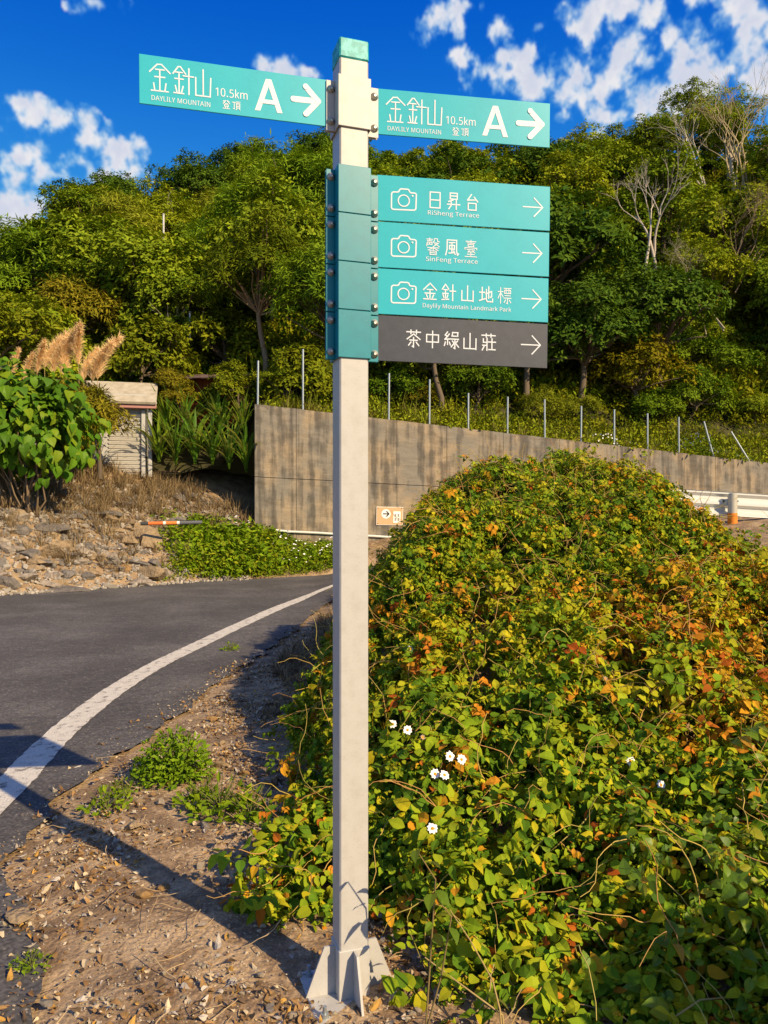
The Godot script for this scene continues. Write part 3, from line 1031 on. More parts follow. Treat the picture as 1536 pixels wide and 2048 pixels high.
	# undergrowth that fills the slope
	for v in 2:
		var ug := leafy_clump(170, 0.75, 0.75, 0.17, 0.075, [Color(0.08, 0.13, 0.010), Color(0.13, 0.16, 0.010)][v], [Color(0.20, 0.26, 0.014), Color(0.30, 0.29, 0.018)][v])
		var ux := []
		var uc := []
		for k in 4200:
			var tt := rr(1.6, 40.0)
			var xx := rr(-0.6, 0.6) * (24.0 + tt)
			var dd := hill_base_d(xx) + tt
			var px := 768.0 + FOCAL * xx / dd
			if px > 110 and px < 520 and dd < 26.0: continue
			if tt < 3.2 and rng.randf() < 0.5: continue
			var sz := rr(0.7, 1.5) * (0.6 if tt < 3.2 else 1.0)
			ux.append(Transform3D(Basis(Vector3.UP, rr(0, 6)).scaled(Vector3(sz, sz * rr(0.7, 1.4), sz)), Vector3(xx, hill_h(xx, dd) - 0.05, -dd)))
			var g := rr(0.75, 1.15)
			uc.append(Color(g, g, g))
		tag(multi("undergrowth", ug, mats.tree, ux, uc), ["green undergrowth covering the slope beneath the hillside trees", "yellowish undergrowth covering the slope beneath the hillside trees"][v], "undergrowth")
	# particular trees
	var olive := tree_proto({h = 3.2, r = 1.7, lobes = 16, tufts = 34, leaves = 12, leaf = 0.13, wid = 0.075, yc = 0.56, ry = 0.42, ca = Color(0.11, 0.12, 0.008), cb = Color(0.27, 0.22, 0.014)})
	place_tree(olive, "shrub", "rounded olive shrub behind the steel posts at the forest edge", Vector3(9.0, hill_h(9.0, 27.0) - 0.2, -27.0), Vector3(1.05, 1.05, 1.05), 0.4, "", "shrub")
	var slim := tree_proto({h = 6.2, r = 1.9, lobes = 20, tufts = 34, leaves = 14, leaf = 0.22, wid = 0.045, yc = 0.56, ry = 0.44, droop = 0.2, bark = Color(0.30, 0.20, 0.12), ca = Color(0.07, 0.11, 0.009), cb = Color(0.20, 0.23, 0.015)})
	place_tree(slim, "slender_tree", "slender tree with a straight bare brown trunk behind the wall's left end", Vector3(P(532, 800, 25.5).x, hill_h(P(532, 800, 25.5).x, 25.5) - 0.2, -25.5), Vector3.ONE, 0.0, "")
	var twigs := Color(0.44, 0.38, 0.29)
	var g := func(px: float, d: float) -> Vector3: return Vector3(P(px, 0, d).x, hill_h(P(px, 0, d).x, d) + 0.6, -d)
	bare_tree("dead_tree", "small dead tree with pale twisting twigs above the reed plumes", g.call(45, 24.5) + Vector3(0, 0.3, 0), 3.3, twigs, 2, 0.4)
	bare_tree("dead_tree", "upright bare grey tree with antler-like branches on the slope", P(1300, 472, 36.0), 4.2, Color(0.46, 0.40, 0.33), 3, 0.16, 4, 0.06)
	bare_tree("dead_tree", "tall multi-stemmed pale bare tree rising above the ridge", P(1480, 372, 43.0), 7.6, Color(0.42, 0.33, 0.18), 6, 0.36, 4, 0.06)
	bare_tree("dead_tree", "leaning pale bare tree below the ridge, right of the fingerpost", P(1412, 378, 43.0), 6.2, Color(0.44, 0.39, 0.30), 3, 0.4, 4, 0.06)
	bare_tree("dead_tree", "brown dried-out thicket of twigs on the right slope", P(1500, 500, 34.0), 3.4, Color(0.30, 0.21, 0.13), 8, 0.8, 4, 0.025)
	bare_tree("dead_tree", "pale tangle of dry branches halfway up the right slope", P(1370, 560, 32.0), 2.2, Color(0.42, 0.36, 0.24), 7, 0.9, 4, 0.02)
	bare_tree("dead_tree", "thin pale bare sapling among the yellow-green trees", P(330, 470, 42.0), 3.2, twigs, 1, 0.2, 3, 0.05)
	bare_tree("dead_tree", "slim grey bare branches beside the small grey stake", P(345, 700, 27.0), 2.4, twigs, 2, 0.3, 3, 0.03)
	for q in [[327, 525, 95, 38.0, "tall thin pale pole standing among the hillside trees", 0.05], [121, 562, 40, 33.0, "short pale pole rising out of yellow-green trees", 0.05], [380, 655, 28, 26.5, "small grey stake among shrubs above the rusty hut", 0.035]]:
		var b := MB.new()
		var hh: float = q[2] / FOCAL * q[3]
		b.tube(PackedVector3Array([Vector3(0, -0.5 if q[2] < 30 else -2.5, 0), Vector3(0, hh, 0)]), PackedFloat32Array([q[5], q[5]]), 8, Color(0.55, 0.56, 0.55))
		b.tube(PackedVector3Array([Vector3(0, hh, 0), Vector3(0, hh + 0.06, 0)]), PackedFloat32Array([q[5] * 1.3, q[5] * 1.1]), 8, Color(0.5, 0.5, 0.5))
		var o := thing("pole", q[4], "pole", P(q[0], q[1], q[3]))
		put("shaft", b.mesh(), mats.bark, o)

# ---------------------------------------------------------------- guardrail
func build_guardrail() -> void:
	var d := 15.0
	var g := thing("guardrail", "galvanised corrugated guardrail on a round post with an orange band", "guardrail", P(1465, 1085, d))
	# W-shaped beam running across, seen from behind
	var prof := [Vector2(0.0, 0.235), Vector2(0.02, 0.225), Vector2(0.02, 0.19), Vector2(0.085, 0.135), Vector2(0.085, 0.075), Vector2(0.01, 0.02), Vector2(0.01, -0.02), Vector2(0.085, -0.075), Vector2(0.085, -0.135), Vector2(0.02, -0.19), Vector2(0.02, -0.225), Vector2(0.0, -0.235)]
	var b := MB.new()
	var yb := 0.75
	var tilt := -0.055
	for k in prof.size() - 1:
		var p0: Vector2 = prof[k]
		var p1: Vector2 = prof[k + 1]
		var mk := func(p: Vector2, x: float) -> Vector3: return Vector3(x, yb + p.y + tilt * x, -0.10 - p.x - 0.12 * x)
		b.quad(mk.call(p0, -1.9), mk.call(p1, -1.9), mk.call(p1, 4.5), mk.call(p0, 4.5))
	put("beam", b.mesh(), mat(Color(0.80, 0.80, 0.78), 0.5, 0.25), g)
	for s in [0.0, 3.6]:
		var off := Vector3(s, tilt * s, -0.12 * s)
		b = MB.new()
		b.tube(PackedVector3Array([Vector3(0, 0.57, 0) + off, Vector3(0, 0.93, 0) + off, Vector3(0, 0.955, 0) + off]), PackedFloat32Array([0.088, 0.088, 0.06]), 16)
		var post := put("post", b.mesh(), mat(Color(0.70, 0.68, 0.62), 0.55, 0.2), g)
		b = MB.new()
		b.tube(PackedVector3Array([Vector3(0, -0.9, 0) + off, Vector3(0, 0.57, 0) + off]), PackedFloat32Array([0.09, 0.09]), 16)
		put("orange_band", b.mesh(), mat(Color(0.88, 0.50, 0.06), 0.6), post)
		b = MB.new()
		b.box(Vector3(-0.10, 0.78, -0.055) + off, Vector3(0.06, 0.13, 0.09), Basis.IDENTITY, 0.01)
		put("bracket", b.mesh(), mats.galv, g)
		for q in [[-0.135, 0.81], [0.125, 0.80]]:
			b = MB.new()
			b.tube(PackedVector3Array([Vector3(q[0], q[1], -0.10) + off, Vector3(q[0], q[1], -0.055) + off]), PackedFloat32Array([0.02, 0.02]), 8)
			put("bolt", b.mesh(), mat(Color(0.25, 0.25, 0.25), 0.5, 0.6), g)

# ---------------------------------------------------------------- shed and hut among the plants
func build_shed() -> void:
	var d := 22.3
	var a := P(230, 945, d)
	var s := thing("shed", "small white shed with louvred wall and pinkish roof beam half buried in plants", "shed", a, 0.25)
	var white: Material = mats.white
	var b := MB.new()
	b.box(Vector3(-0.75, 1.0, -0.9), Vector3(3.2, 2.6, 1.5), Basis.IDENTITY, 0.01)
	put("wall", b.mesh(), white, s)
	for k in 15:
		b = MB.new()
		b.box(Vector3(0.28, 0.06 + k * 0.115, -0.105), Vector3(0.92, 0.095, 0.016), Basis(Vector3.RIGHT, 0.55))
		put("slat", b.mesh(), mat(Color(0.86, 0.84, 0.80), 0.6), s)
	for x in [0.78, 0.97]:
		b = MB.new()
		b.box(Vector3(x, 0.85, -0.02 if x > 0.9 else -0.06), Vector3(0.11, 1.95, 0.11), Basis.IDENTITY, 0.008)
		put("column", b.mesh(), white, s)
	b = MB.new()
	b.box(Vector3(-0.3, 1.93, 0.12), Vector3(2.9, 0.15, 0.12), Basis.IDENTITY, 0.01)
	put("beam", b.mesh(), mat(Color(0.66, 0.47, 0.44), 0.75), s)
	b = MB.new()
	b.box(Vector3(-0.5, 2.38, -0.45), Vector3(3.3, 0.09, 1.6), Basis(Vector3.RIGHT, 0.50), 0.01)
	var roof := put("roof", b.mesh(), tri_mat(ramp_tex(256, 0.02, 65, [[0.0, Color(0.42, 0.38, 0.31)], [0.42, Color(0.66, 0.62, 0.54)], [1.0, Color(0.78, 0.75, 0.68)]], 0.15), 0.6, 0.85), s)
	b = MB.new()
	b.box(Vector3(-0.5, 2.02, 0.165), Vector3(3.32, 0.05, 0.08), Basis.IDENTITY, 0.006)
	put("gutter", b.mesh(), mat(Color(0.84, 0.82, 0.78), 0.6), roof)
	# rusty hut
	var h := thing("hut", "old hut with a rusty orange sheet-metal wall and dark roof behind shrubs", "hut", P(412, 836, 24.4), -0.12)
	for k in 9:
		b = MB.new()
		b.box(Vector3(-0.85 + k * 0.21, 0.55, 0), Vector3(0.2, 1.5, 0.03), Basis(Vector3.UP, 0.18 * (1 if k % 2 else -1)))
		put("sheet", b.mesh(), mat(Color(0.55, 0.27 + 0.05 * rng.randf(), 0.13), 0.85), h)
	b = MB.new()
	b.box(Vector3(0, 0.5, -0.9), Vector3(1.9, 1.5, 1.6))
	put("wall", b.mesh(), mat(Color(0.30, 0.20, 0.14), 0.9), h)
	for k in 8:
		b = MB.new()
		b.box(Vector3(-1.0 + k * 0.29, 1.42 + 0.01 * (k % 2), -0.55), Vector3(0.285, 0.035, 2.1), Basis(Vector3.RIGHT, 0.22))
		put("roof_sheet", b.mesh(), mat(Color(0.40, 0.32, 0.30), 0.85), h)

# ---------------------------------------------------------------- stones
func rock_mesh(sd: int, flat: float, cuts: int) -> ArrayMesh:
	var r2 := RandomNumberGenerator.new()
	r2.seed = sd
	var s := SphereMesh.new()
	s.radial_segments = 9
	s.rings = 5
	s.radius = 0.5
	s.height = 1.0
	var arr := s.get_mesh_arrays()
	var v: PackedVector3Array = arr[Mesh.ARRAY_VERTEX]
	var planes := []
	for k in cuts:
		var z := r2.randf_range(-1, 1)
		var an := r2.randf_range(0, TAU)
		planes.append([Vector3(sqrt(1 - z * z) * cos(an), z, sqrt(1 - z * z) * sin(an)), r2.randf_range(0.17, 0.38)])
	for k in v.size():
		var p := v[k]
		for q in planes:
			var e: float = p.dot(q[0]) - q[1]
			if e > 0: p -= q[0] * e
		v[k] = Vector3(p.x, p.y * flat, p.z * 0.85)
	var b := MB.new()
	b.v = v
	b.ix = arr[Mesh.ARRAY_INDEX]
	return b.mesh()

var rocks := []

func build_rubble() -> void:
	for k in 8: rocks.append(rock_mesh(300 + k, rr(0.6, 0.95), 13))
	# the rubble bank across the road: the larger stones one by one
	var placed := 0
	var ms := [mats.rock, mats.rock_tan, mats.rock_grey, mats.rock_tan, mats.rock_grey]
	var nm := ["brownish angular rock lying in the rubble bank across the road", "tan angular rock lying in the rubble bank across the road", "grey angular rock lying in the rubble bank across the road", "tan angular rock lying in the rubble bank across the road", "grey angular rock lying in the rubble bank across the road"]
	var gr := ["brownish rocks of the rubble bank", "tan rocks of the rubble bank", "grey rocks of the rubble bank", "tan rocks of the rubble bank", "grey rocks of the rubble bank"]
	var tries := 0
	while placed < 240 and tries < 6000:
		tries += 1
		var x := rr(-11.5, -3.6)
		var d := rr(14.0, 22.5)
		var e := past_far(x, d)
		if e < 0.15 or e > 4.6: continue
		var px := 768.0 + FOCAL * x / d
		if px < -40 or px > 420: continue
		if rng.randf() > 1.1 - e * 0.16: continue
		var s := rr(0.2, 0.55) * (1.7 if rng.randf() < 0.16 else 1.0)
		var q := rng.randi() % 5
		var o := put("rock", rocks[rng.randi() % 8], ms[q])
		o.position = Vector3(x, ground_h(x, d) + s * 0.04, -d)
		o.basis = Basis.from_euler(Vector3(rr(-0.4, 0.4), rr(0, TAU), rr(-0.4, 0.4))).scaled(Vector3(s * rr(0.9, 1.7), s * rr(0.7, 1.0), s))
		tag(o, nm[q], "rock", gr[q])
		placed += 1
	var slab := rock_mesh(413, 0.42, 16)
	for q in [[110, 1160, 15.9, 1.6, 0.25, mats.rock_grey, "long flat grey stone slab at the foot of the rubble bank"], [190, 985, 19.6, 1.5, -0.1, mats.rock_grey, "large weathered grey slab jutting from the top of the rubble bank"], [270, 1093, 17.2, 0.9, 0.1, mats.rock, "flat brown stone slab in the middle of the rubble bank"], [135, 1115, 16.6, 0.62, 0.5, mats.rock_grey, "big dark grey boulder standing in the rubble bank"], [250, 1068, 17.6, 0.5, 0.9, mats.rock_gold, "upright golden boulder above the flat brown slab"]]:
		var o := put("stone_slab" if q[3] > 0.8 else "boulder", slab if q[3] > 0.8 else rocks[2], q[5])
		var p := P(q[0], q[1], q[2])
		o.position = Vector3(p.x, ground_h(p.x, q[2]) + 0.03, p.z)
		o.basis = Basis.from_euler(Vector3(0.25, q[4], -0.12)).scaled(Vector3(q[3], 0.62 * (1.0 if q[3] > 0.8 else q[3] * 1.2), q[3] * 0.6))
		tag(o, q[6], "rock")
	# small stones between them: too many to count
	var xf := []
	var cols := []
	for k in 16000:
		var x := rr(-12, -3.2)
		var d := rr(13.5, 22.5)
		var e := past_far(x, d)
		if e < -0.25 or e > 4.6: continue
		var s := rr(0.04, 0.13) * (2.0 if rng.randf() < 0.12 else 1.0)
		xf.append(Transform3D(Basis.from_euler(Vector3(rr(0, 3), rr(0, 6), rr(0, 3))).scaled(Vector3(s * rr(0.8, 1.6), s, s)), Vector3(x, maxf(ground_h(x, d), 0.0) + s * 0.2, -d)))
		var g := rr(0.16, 0.42)
		cols.append(Color(g * 1.05, g * 0.92, g * 0.75))
	var gm := vmat(0.9)
	mats.pebble = gm
	tag(multi("gravel", rocks[1], gm, xf, cols), "loose broken stones filling the rubble bank across the road", "gravel")
	# discarded striped pole
	var pole := thing("warning_pole", "thin pole with orange and black bands lying on the rubble bank", "pole", P(340, 1046, 18.6))
	var n := 0
	for q in [[-0.68, -0.50, Color(0.05, 0.05, 0.05)], [-0.5, -0.16, Color(0.62, 0.16, 0.04)], [-0.16, -0.10, Color(0.75, 0.72, 0.66)], [-0.10, 0.16, Color(0.66, 0.20, 0.05)], [0.16, 0.22, Color(0.75, 0.72, 0.66)], [0.22, 0.75, Color(0.12, 0.12, 0.13)]]:
		var b := MB.new()
		b.tube(PackedVector3Array([Vector3(q[0], 0.02 * q[0], 0), Vector3(q[1], 0.02 * q[1], 0)]), PackedFloat32Array([0.045, 0.045]), 10, q[2])
		put("band", b.mesh(), mats.bark, pole)
		n += 1
	var px0 := P(340, 1046, 18.6)
	pole.position.y = maxf(px0.y, ground_h(px0.x, 18.6) + 0.05)
	pole.rotation.y = 0.3

# ---------------------------------------------------------------- leaves and plants
func leaf_mesh(L: float, W: float, fold: float, droop: float, heart: bool, curl := 0.0) -> ArrayMesh:   # base at the origin, pointing along +z, upper side +y
	var st := [0.0, 0.1, 0.3, 0.55, 0.8, 1.0]
	var wd := [0.0, 0.36, 0.5, 0.4, 0.19, 0.0] if heart else [0.0, 0.2, 0.43, 0.47, 0.26, 0.0]
	var b := MB.new()
	var mid := []
	var lf := []
	var rt := []
	for k in 6:
		var t: float = st[k]
		var y := -droop * t * t * L
		var z := L * t * (1.0 - 0.25 * droop * t)
		mid.append(Vector3(0, y, z))
		var w: float = wd[k] * W
		var cu := curl * sin(t * 7.0) * W
		lf.append(Vector3(-w, y + fold * w + cu, z - (0.06 * L if heart and k == 1 else 0.0)))
		rt.append(Vector3(w, y + fold * w - cu, z - (0.06 * L if heart and k == 1 else 0.0)))
	for k in 5:
		if k == 0:
			b.tri(mid[0], lf[1], mid[1]); b.tri(mid[0], mid[1], rt[1])
		elif k == 4:
			b.tri(mid[4], lf[4], mid[5]); b.tri(mid[4], mid[5], rt[4])
		else:
			b.quad(mid[k], lf[k], lf[k + 1], mid[k + 1]); b.quad(mid[k], mid[k + 1], rt[k + 1], rt[k])
	return b.mesh()

func leaf_basis(dir: Vector3, up: Vector3) -> Basis:     # z along dir, y near up
	var z := dir.normalized()
	var x := up.cross(z).normalized()
	return Basis(x, z.cross(x), z)

func blade(b: MB, p: Vector3, d: Vector3, L: float, w: float, bend: float, col: Color, seg := 4) -> void:   # a grass blade
	var side := d.cross(Vector3.UP)
	if side.length() < 0.05: side = Vector3.RIGHT
	side = side.normalized().rotated(Vector3.UP, rr(-0.6, 0.6))
	var q := p
	var dd := d
	var s := b.v.size()
	for k in seg + 1:
		var t := float(k) / seg
		var ww := w * 0.5 * (1.0 - t * t)
		b.v.append(q - side * ww); b.v.append(q + side * ww)
		b.c.append(col); b.c.append(col)
		q += dd * L / seg
		dd = (dd + Vector3.DOWN * bend / seg + Vector3(d.x, 0, d.z) * bend * 0.5 / seg).normalized()
	for k in seg:
		b.ix.append(s + k * 2); b.ix.append(s + k * 2 + 1); b.ix.append(s + k * 2 + 3)
		b.ix.append(s + k * 2); b.ix.append(s + k * 2 + 3); b.ix.append(s + k * 2 + 2)

func tuft_mesh(n: int, h: float, spread: float, w: float, ca: Color, cb: Color, bend := 0.7) -> ArrayMesh:
	var b := MB.new()
	for k in n:
		var a := rr(0, TAU)
		var d := Vector3(cos(a) * rr(0.1, spread), 1, sin(a) * rr(0.1, spread)).normalized()
		blade(b, Vector3(cos(a), 0, sin(a)) * rr(0, 0.05), d, h * rr(0.5, 1.1), w, bend * rr(0.3, 1.2), ca.lerp(cb, rng.randf()))
	return b.mesh()

func leafy_clump(n: int, r: float, h: float, ll: float, lw: float, ca: Color, cb: Color) -> ArrayMesh:   # low weed: leaves through a dome
	var b := MB.new()
	for k in n:
		var d := rdir()
		d.y = absf(d.y)
		var q := pow(rng.randf(), 0.45)
		var p := Vector3(d.x * r * q, d.y * h * q, d.z * r * q)
		var out := (d + Vector3.UP * 0.5 + rdir() * 0.5).normalized()
		var ld := (Vector3(d.x, 0.2, d.z) + rdir() * 0.9).normalized()
		var nr := (out - ld * out.dot(ld)).normalized()
		var col := ca.lerp(cb, rng.randf())
		b.leaf2(p, ld, nr, ll * rr(0.7, 1.3), lw * rr(0.7, 1.2), col)
	return b.mesh()

func build_bank_plants() -> void:
	# broad-leaved bush at the left edge of the rubble bank
	var ctr := P(48, 855, 18.3)
	var gy := ground_h(ctr.x, 18.3)
	var bush := thing("broad_leaved_bush", "bush with large drooping heart-shaped green leaves beside the white shed", "bush", Vector3(ctr.x, gy, ctr.z))
	var lm := [leaf_mesh(0.30, 0.23, 0.22, 0.35, true), leaf_mesh(0.30, 0.21, 0.34, 0.5, true), leaf_mesh(0.27, 0.22, 0.14, 0.3, true)]
	var lms := []
	for q in [Color(0.07, 0.16, 0.010), Color(0.10, 0.20, 0.012), Color(0.055, 0.13, 0.010), Color(0.15, 0.22, 0.012)]:
		var m := vmat(0.5, Color(0.6, 0.6, 0.25), 0.25)
		m.vertex_color_use_as_albedo = false
		m.albedo_color = Color(q).linear_to_srgb()
		lms.append(m)
	mats.big_leaf = lms
	var stem := MB.new()
	var c0 := Vector3(0, ctr.y - gy, 0)
	for k in 16:
		var d := rdir()
		limb(stem, Vector3(rr(-0.3, 0.3), -0.1, rr(-0.2, 0.2)), c0 + Vector3(d.x * 1.2, d.y * 1.2, d.z * 0.8), 0.03, 0.01, 0.12, Color(0.20, 0.14, 0.08))
	put("stems", stem.mesh(), mats.bark, bush)
	var n := 0
	while n < 290:
		var d := rdir()
		if d.z < -0.5: continue
		var r := rr(0.72, 1.05)
		r *= 1.0 + 0.45 * fine_noise.get_noise_3d(d.x * 0.8, d.y * 0.8, d.z * 0.8)
		var p := c0 + Vector3(d.x * 1.6 * r, d.y * 1.5 * r, d.z * 1.1 * r)
		if d.y < -0.75: continue
		var out := (d + Vector3(0.3, 0.2, 0.4) + rdir() * 0.35).normalized()
		var dir := (Vector3.DOWN * 0.8 + d * 0.7 + rdir() * 0.4).normalized()
		var o := put("leaf", lm[rng.randi() % 3], lms[rng.randi() % 4], bush)
		o.transform = Transform3D(leaf_basis(dir, out).scaled(Vector3.ONE * rr(0.7, 1.15)), p)
		n += 1
	var inner := tree_proto({h = 3.0, r = 1.25, lobes = 12, tufts = 24, leaves = 10, leaf = 0.22, wid = 0.15, yc = 0.5, ry = 0.42, ca = Color(0.07, 0.15, 0.010), cb = Color(0.12, 0.21, 0.012)})
	var f := put("foliage", inner.crown, mats.tree, bush)
	f.set_meta("kind", "stuff")
	f.position = c0 + Vector3(0, -1.5, -0.3)
	for v in 3:
		var more := []
		var mc := []
		for k in 420:
			var d := rdir()
			if d.y < -0.8: continue
			var r := rr(0.55, 1.02) * (1.0 + 0.45 * fine_noise.get_noise_3d(d.x * 0.8, d.y * 0.8, d.z * 0.8))
			var out := (d + Vector3(0.3, 0.2, 0.4) + rdir() * 0.45).normalized()
			var dir := (Vector3.DOWN * 0.8 + d * 0.7 + rdir() * 0.5).normalized()
			more.append(Transform3D(leaf_basis(dir, out).scaled(Vector3.ONE * rr(0.5, 1.1)), c0 + Vector3(d.x * 1.65 * r, d.y * 1.54 * r, d.z * 1.1 * r)))
			mc.append([Color(0.07, 0.16, 0.010), Color(0.10, 0.20, 0.012), Color(0.055, 0.13, 0.010), Color(0.15, 0.22, 0.012)][rng.randi() % 4])
		multi("foliage", lm[v], mats.leafv, more, mc, bush)

	# other shrubs that crowd the shed, the hut and the top of the bank
	var fern := tree_proto({h = 2.6, r = 1.5, lobes = 14, tufts = 30, leaves = 12, leaf = 0.17, wid = 0.08, yc = 0.52, ry = 0.45, ca = Color(0.09, 0.13, 0.010), cb = Color(0.27, 0.28, 0.016)})
	var fern2 := tree_proto({h = 2.6, r = 1.4, lobes = 14, tufts = 30, leaves = 13, leaf = 0.26, wid = 0.05, yc = 0.52, ry = 0.45, droop = 0.3, ca = Color(0.11, 0.12, 0.012), cb = Color(0.32, 0.26, 0.022)})
	for q in [[270, 720, 24.6, 1.15, 0, "rounded bright green shrub behind the shed roof"], [200, 850, 21.2, 0.8, 1, "straggly yellowish shrub in front of the shed wall"], [10, 700, 23.5, 1.3, 0, "leafy shrub at the left edge below the bare tree"], [335, 775, 23.9, 0.5, 1, "drooping olive shrub beside the rusty hut"], [475, 775, 23.6, 0.6, 0, "small green shrub covering the right side of the rusty hut"], [425, 805, 23.7, 0.38, 0, "small leafy shrub in front of the rusty hut"], [470, 700, 27.0, 1.2, 0, "dense shrub behind the rusty hut"], [120, 890, 19.6, 0.6, 1, "yellow-green shrub between the bush and the shed"], [365, 800, 23.6, 0.42, 1, "low tangled shrub at the foot of the rusty hut"], [590, 770, 24.2, 0.95, 0, "glossy green shrub on top of the wall left of the post"], [640, 790, 24.2, 0.6, 0, "small shrub on top of the wall behind the post"], [820, 800, 25.0, 0.55, 1, "low grassy shrub behind the first posts right of the fingerpost"], [150, 800, 21.7, 0.55, 1, "yellowish vines draped over the left of the shed roof"], [140, 640, 27.0, 1.2, 1, "feathery yellow-green shrub behind the reed plumes"]]:
		var pr: Dictionary = fern if q[4] == 0 else fern2
		var p := P(q[0], q[1], q[2])
		var sc: float = q[3]
		place_tree(pr, "shrub", q[5], Vector3(p.x, p.y - 1.35 * sc, p.z), Vector3.ONE * sc, rr(0, 6), "", "shrub")

	# sword-leaved plants between shed and wall
	var sword := MB.new()
	var sl := []
	for k in 3:
		var b := MB.new()
		var w0 := 0.032
		var pts := []
		for j in 7:
			var t := j / 6.0
			var ang := t * (0.45 + 0.4 * k)
			pts.append(Vector3(0, sin(0.5 * PI - ang * 0.8) * t, sin(ang * 0.8) * t + 0.05 * t))
		for j in 6:
			var wa := w0 * (0.5 + 0.5 * sin(PI * (0.15 + 0.8 * j / 6.0))) * (1.0 if j < 5 else 0.8)
			var wb := w0 * (0.5 + 0.5 * sin(PI * (0.15 + 0.8 * (j + 1) / 6.0))) if j < 5 else 0.002
			var f0 := Vector3(0, 0, -0.25 * wa)
			b.quad(pts[j] + Vector3(-wa, 0, 0) - f0, pts[j] + f0 * 0.2, pts[j + 1] + f0 * 0.2, pts[j + 1] + Vector3(-wb, 0, 0) - f0)
			b.quad(pts[j] + f0 * 0.2, pts[j] + Vector3(wa, 0, 0) - f0, pts[j + 1] + Vector3(wb, 0, 0) - f0, pts[j + 1] + f0 * 0.2)
		sl.append(b.mesh())
	for q in [[318, 925, 22.4, 1.25], [352, 930, 22.2, 1.15], [390, 928, 22.3, 1.35], [425, 930, 22.1, 1.2], [458, 938, 22.0, 1.3], [492, 945, 21.9, 1.35], [372, 880, 23.2, 1.3], [440, 880, 23.2, 1.4], [335, 875, 23.4, 1.3], [485, 890, 23.0, 1.4]]:
		var p := P(q[0], q[1], q[2])
		var pl := thing("sword_leaved_plant", "clump of arching sword-shaped green leaves between the shed and the wall", "plant", p, rr(0, 6), "sword-leaved plants left of the wall")
		for k in 34:
			var o := put("leaf", sl[rng.randi() % 3], lms[[0, 2, 3, 0][rng.randi() % 4]], pl)
			var s: float = q[3] * rr(0.7, 1.35)
			o.basis = (Basis(Vector3.UP, k * 2.4 + rr(-0.3, 0.3)) * Basis(Vector3.RIGHT, rr(-0.35, 0.15))).scaled(Vector3(rr(0.8, 1.1), s, s))

	# reeds with feathery plumes
	var plumes := []
	for k in 3:
		var b := MB.new()
		var tip := Vector3(rr(0.28, 0.5), 0.75, 0)
		for j in 1500:
			var t := pow(rng.randf(), 0.8)
			var c := Vector3(tip.x * t * t, tip.y * t, 0)
			var a := rr(0, TAU)
			var d := (Vector3(cos(a) * 0.4 + 0.5 * t, 0.9 - 0.9 * t, sin(a) * 0.4) + rdir() * 0.45).normalized()
			var g := rr(0.75, 1.25)
			b.leaf2(c, d, rdir(), 0.27 * (1.0 - 0.5 * t) * rr(0.35, 1.15), 0.007, Color(0.86 * g, 0.60 * g, 0.30 * g))
		plumes.append(b.mesh())
	for q in [[62, 715, 0.7], [85, 690, 0.8], [100, 665, 1.0], [118, 690, 0.8], [132, 660, 1.05], [143, 690, 0.9], [168, 662, 0.95], [178, 700, 0.85], [196, 690, 1.0], [206, 680, 1.1], [40, 705, 0.6]]:
		var top := P(q[0], q[1], 21.2)
		var base := Vector3(top.x - 0.15, 2.6, top.z)
		var r := thing("reed", "tall dry reed with a feathery orange-tan plume above the shed", "reed", base, 0.0, "plumed reeds by the shed")
		var sb := MB.new()
		var rel: Vector3 = top - base - Vector3(0.15, 1.0 * q[2], 0)
		sb.tube(PackedVector3Array([Vector3.ZERO, rel * 0.5 + Vector3(rr(-0.05, 0.05), 0, 0), rel, rel + Vector3(0.05, 0.3, 0)]), PackedFloat32Array([0.012, 0.01, 0.008, 0.005]), 5, Color(0.34, 0.26, 0.10))
		put("stalk", sb.mesh(), mats.bark, r)
		var pl := put("plume", plumes[rng.randi() % 3], mats.dry, r)
		pl.position = rel
		pl.scale = Vector3(1.25, 1.5, 1.25) * q[2]
		pl.rotation = Vector3(rr(-0.15, 0.15), rr(-0.9, 0.9), rr(-0.2, 0.2))
		var bl := MB.new()
		for k in 7:
			var a := rr(0, TAU)
			blade(bl, Vector3(0, rr(0.1, 0.9), 0), Vector3(cos(a) * 0.4, 1, sin(a) * 0.4).normalized(), rr(0.9, 1.5), 0.03, 1.1, Color(0.16, 0.15, 0.02).lerp(Color(0.34, 0.25, 0.06), rng.randf()), 6)
		put("leaves", bl.mesh(), mats.tree, r)

	# dry grass along the top of the rubble bank and by the wall
	var dry := [tuft_mesh(26, 0.55, 0.9, 0.012, Color(0.20, 0.14, 0.07), Color(0.40, 0.29, 0.15)), tuft_mesh(22, 0.42, 1.2, 0.014, Color(0.15, 0.10, 0.06), Color(0.34, 0.24, 0.13), 1.3)]
	mats.dry_tufts = dry
	for v in 2:
		var xf := []
		var cols := []
		for k in 1300:
			var px := rr(-30, 520)
			var d := rr(17.0, 22.6)
			var x := (px - 768.0) / FOCAL * d
			var e := past_far(x, d)
			if e < 0.4: continue
			var pr := smoothstep(1.6, 4.2, e)
			if rng.randf() > pr * 0.7 + 0.10: continue
			xf.append(Transform3D(Basis(Vector3.UP, rr(0, 6)).scaled(Vector3.ONE * rr(0.6, 1.25)), Vector3(x, ground_h(x, d) - 0.02, -d)))
			cols.append(Color.WHITE * rr(0.7, 1.1))
		tag(multi("dry_grass", dry[v], mats.dry, xf, cols), "brown dry grass and brush along the top of the rubble bank" if v == 0 else "matted dry stalks sprawling over the rubble bank", "grass")

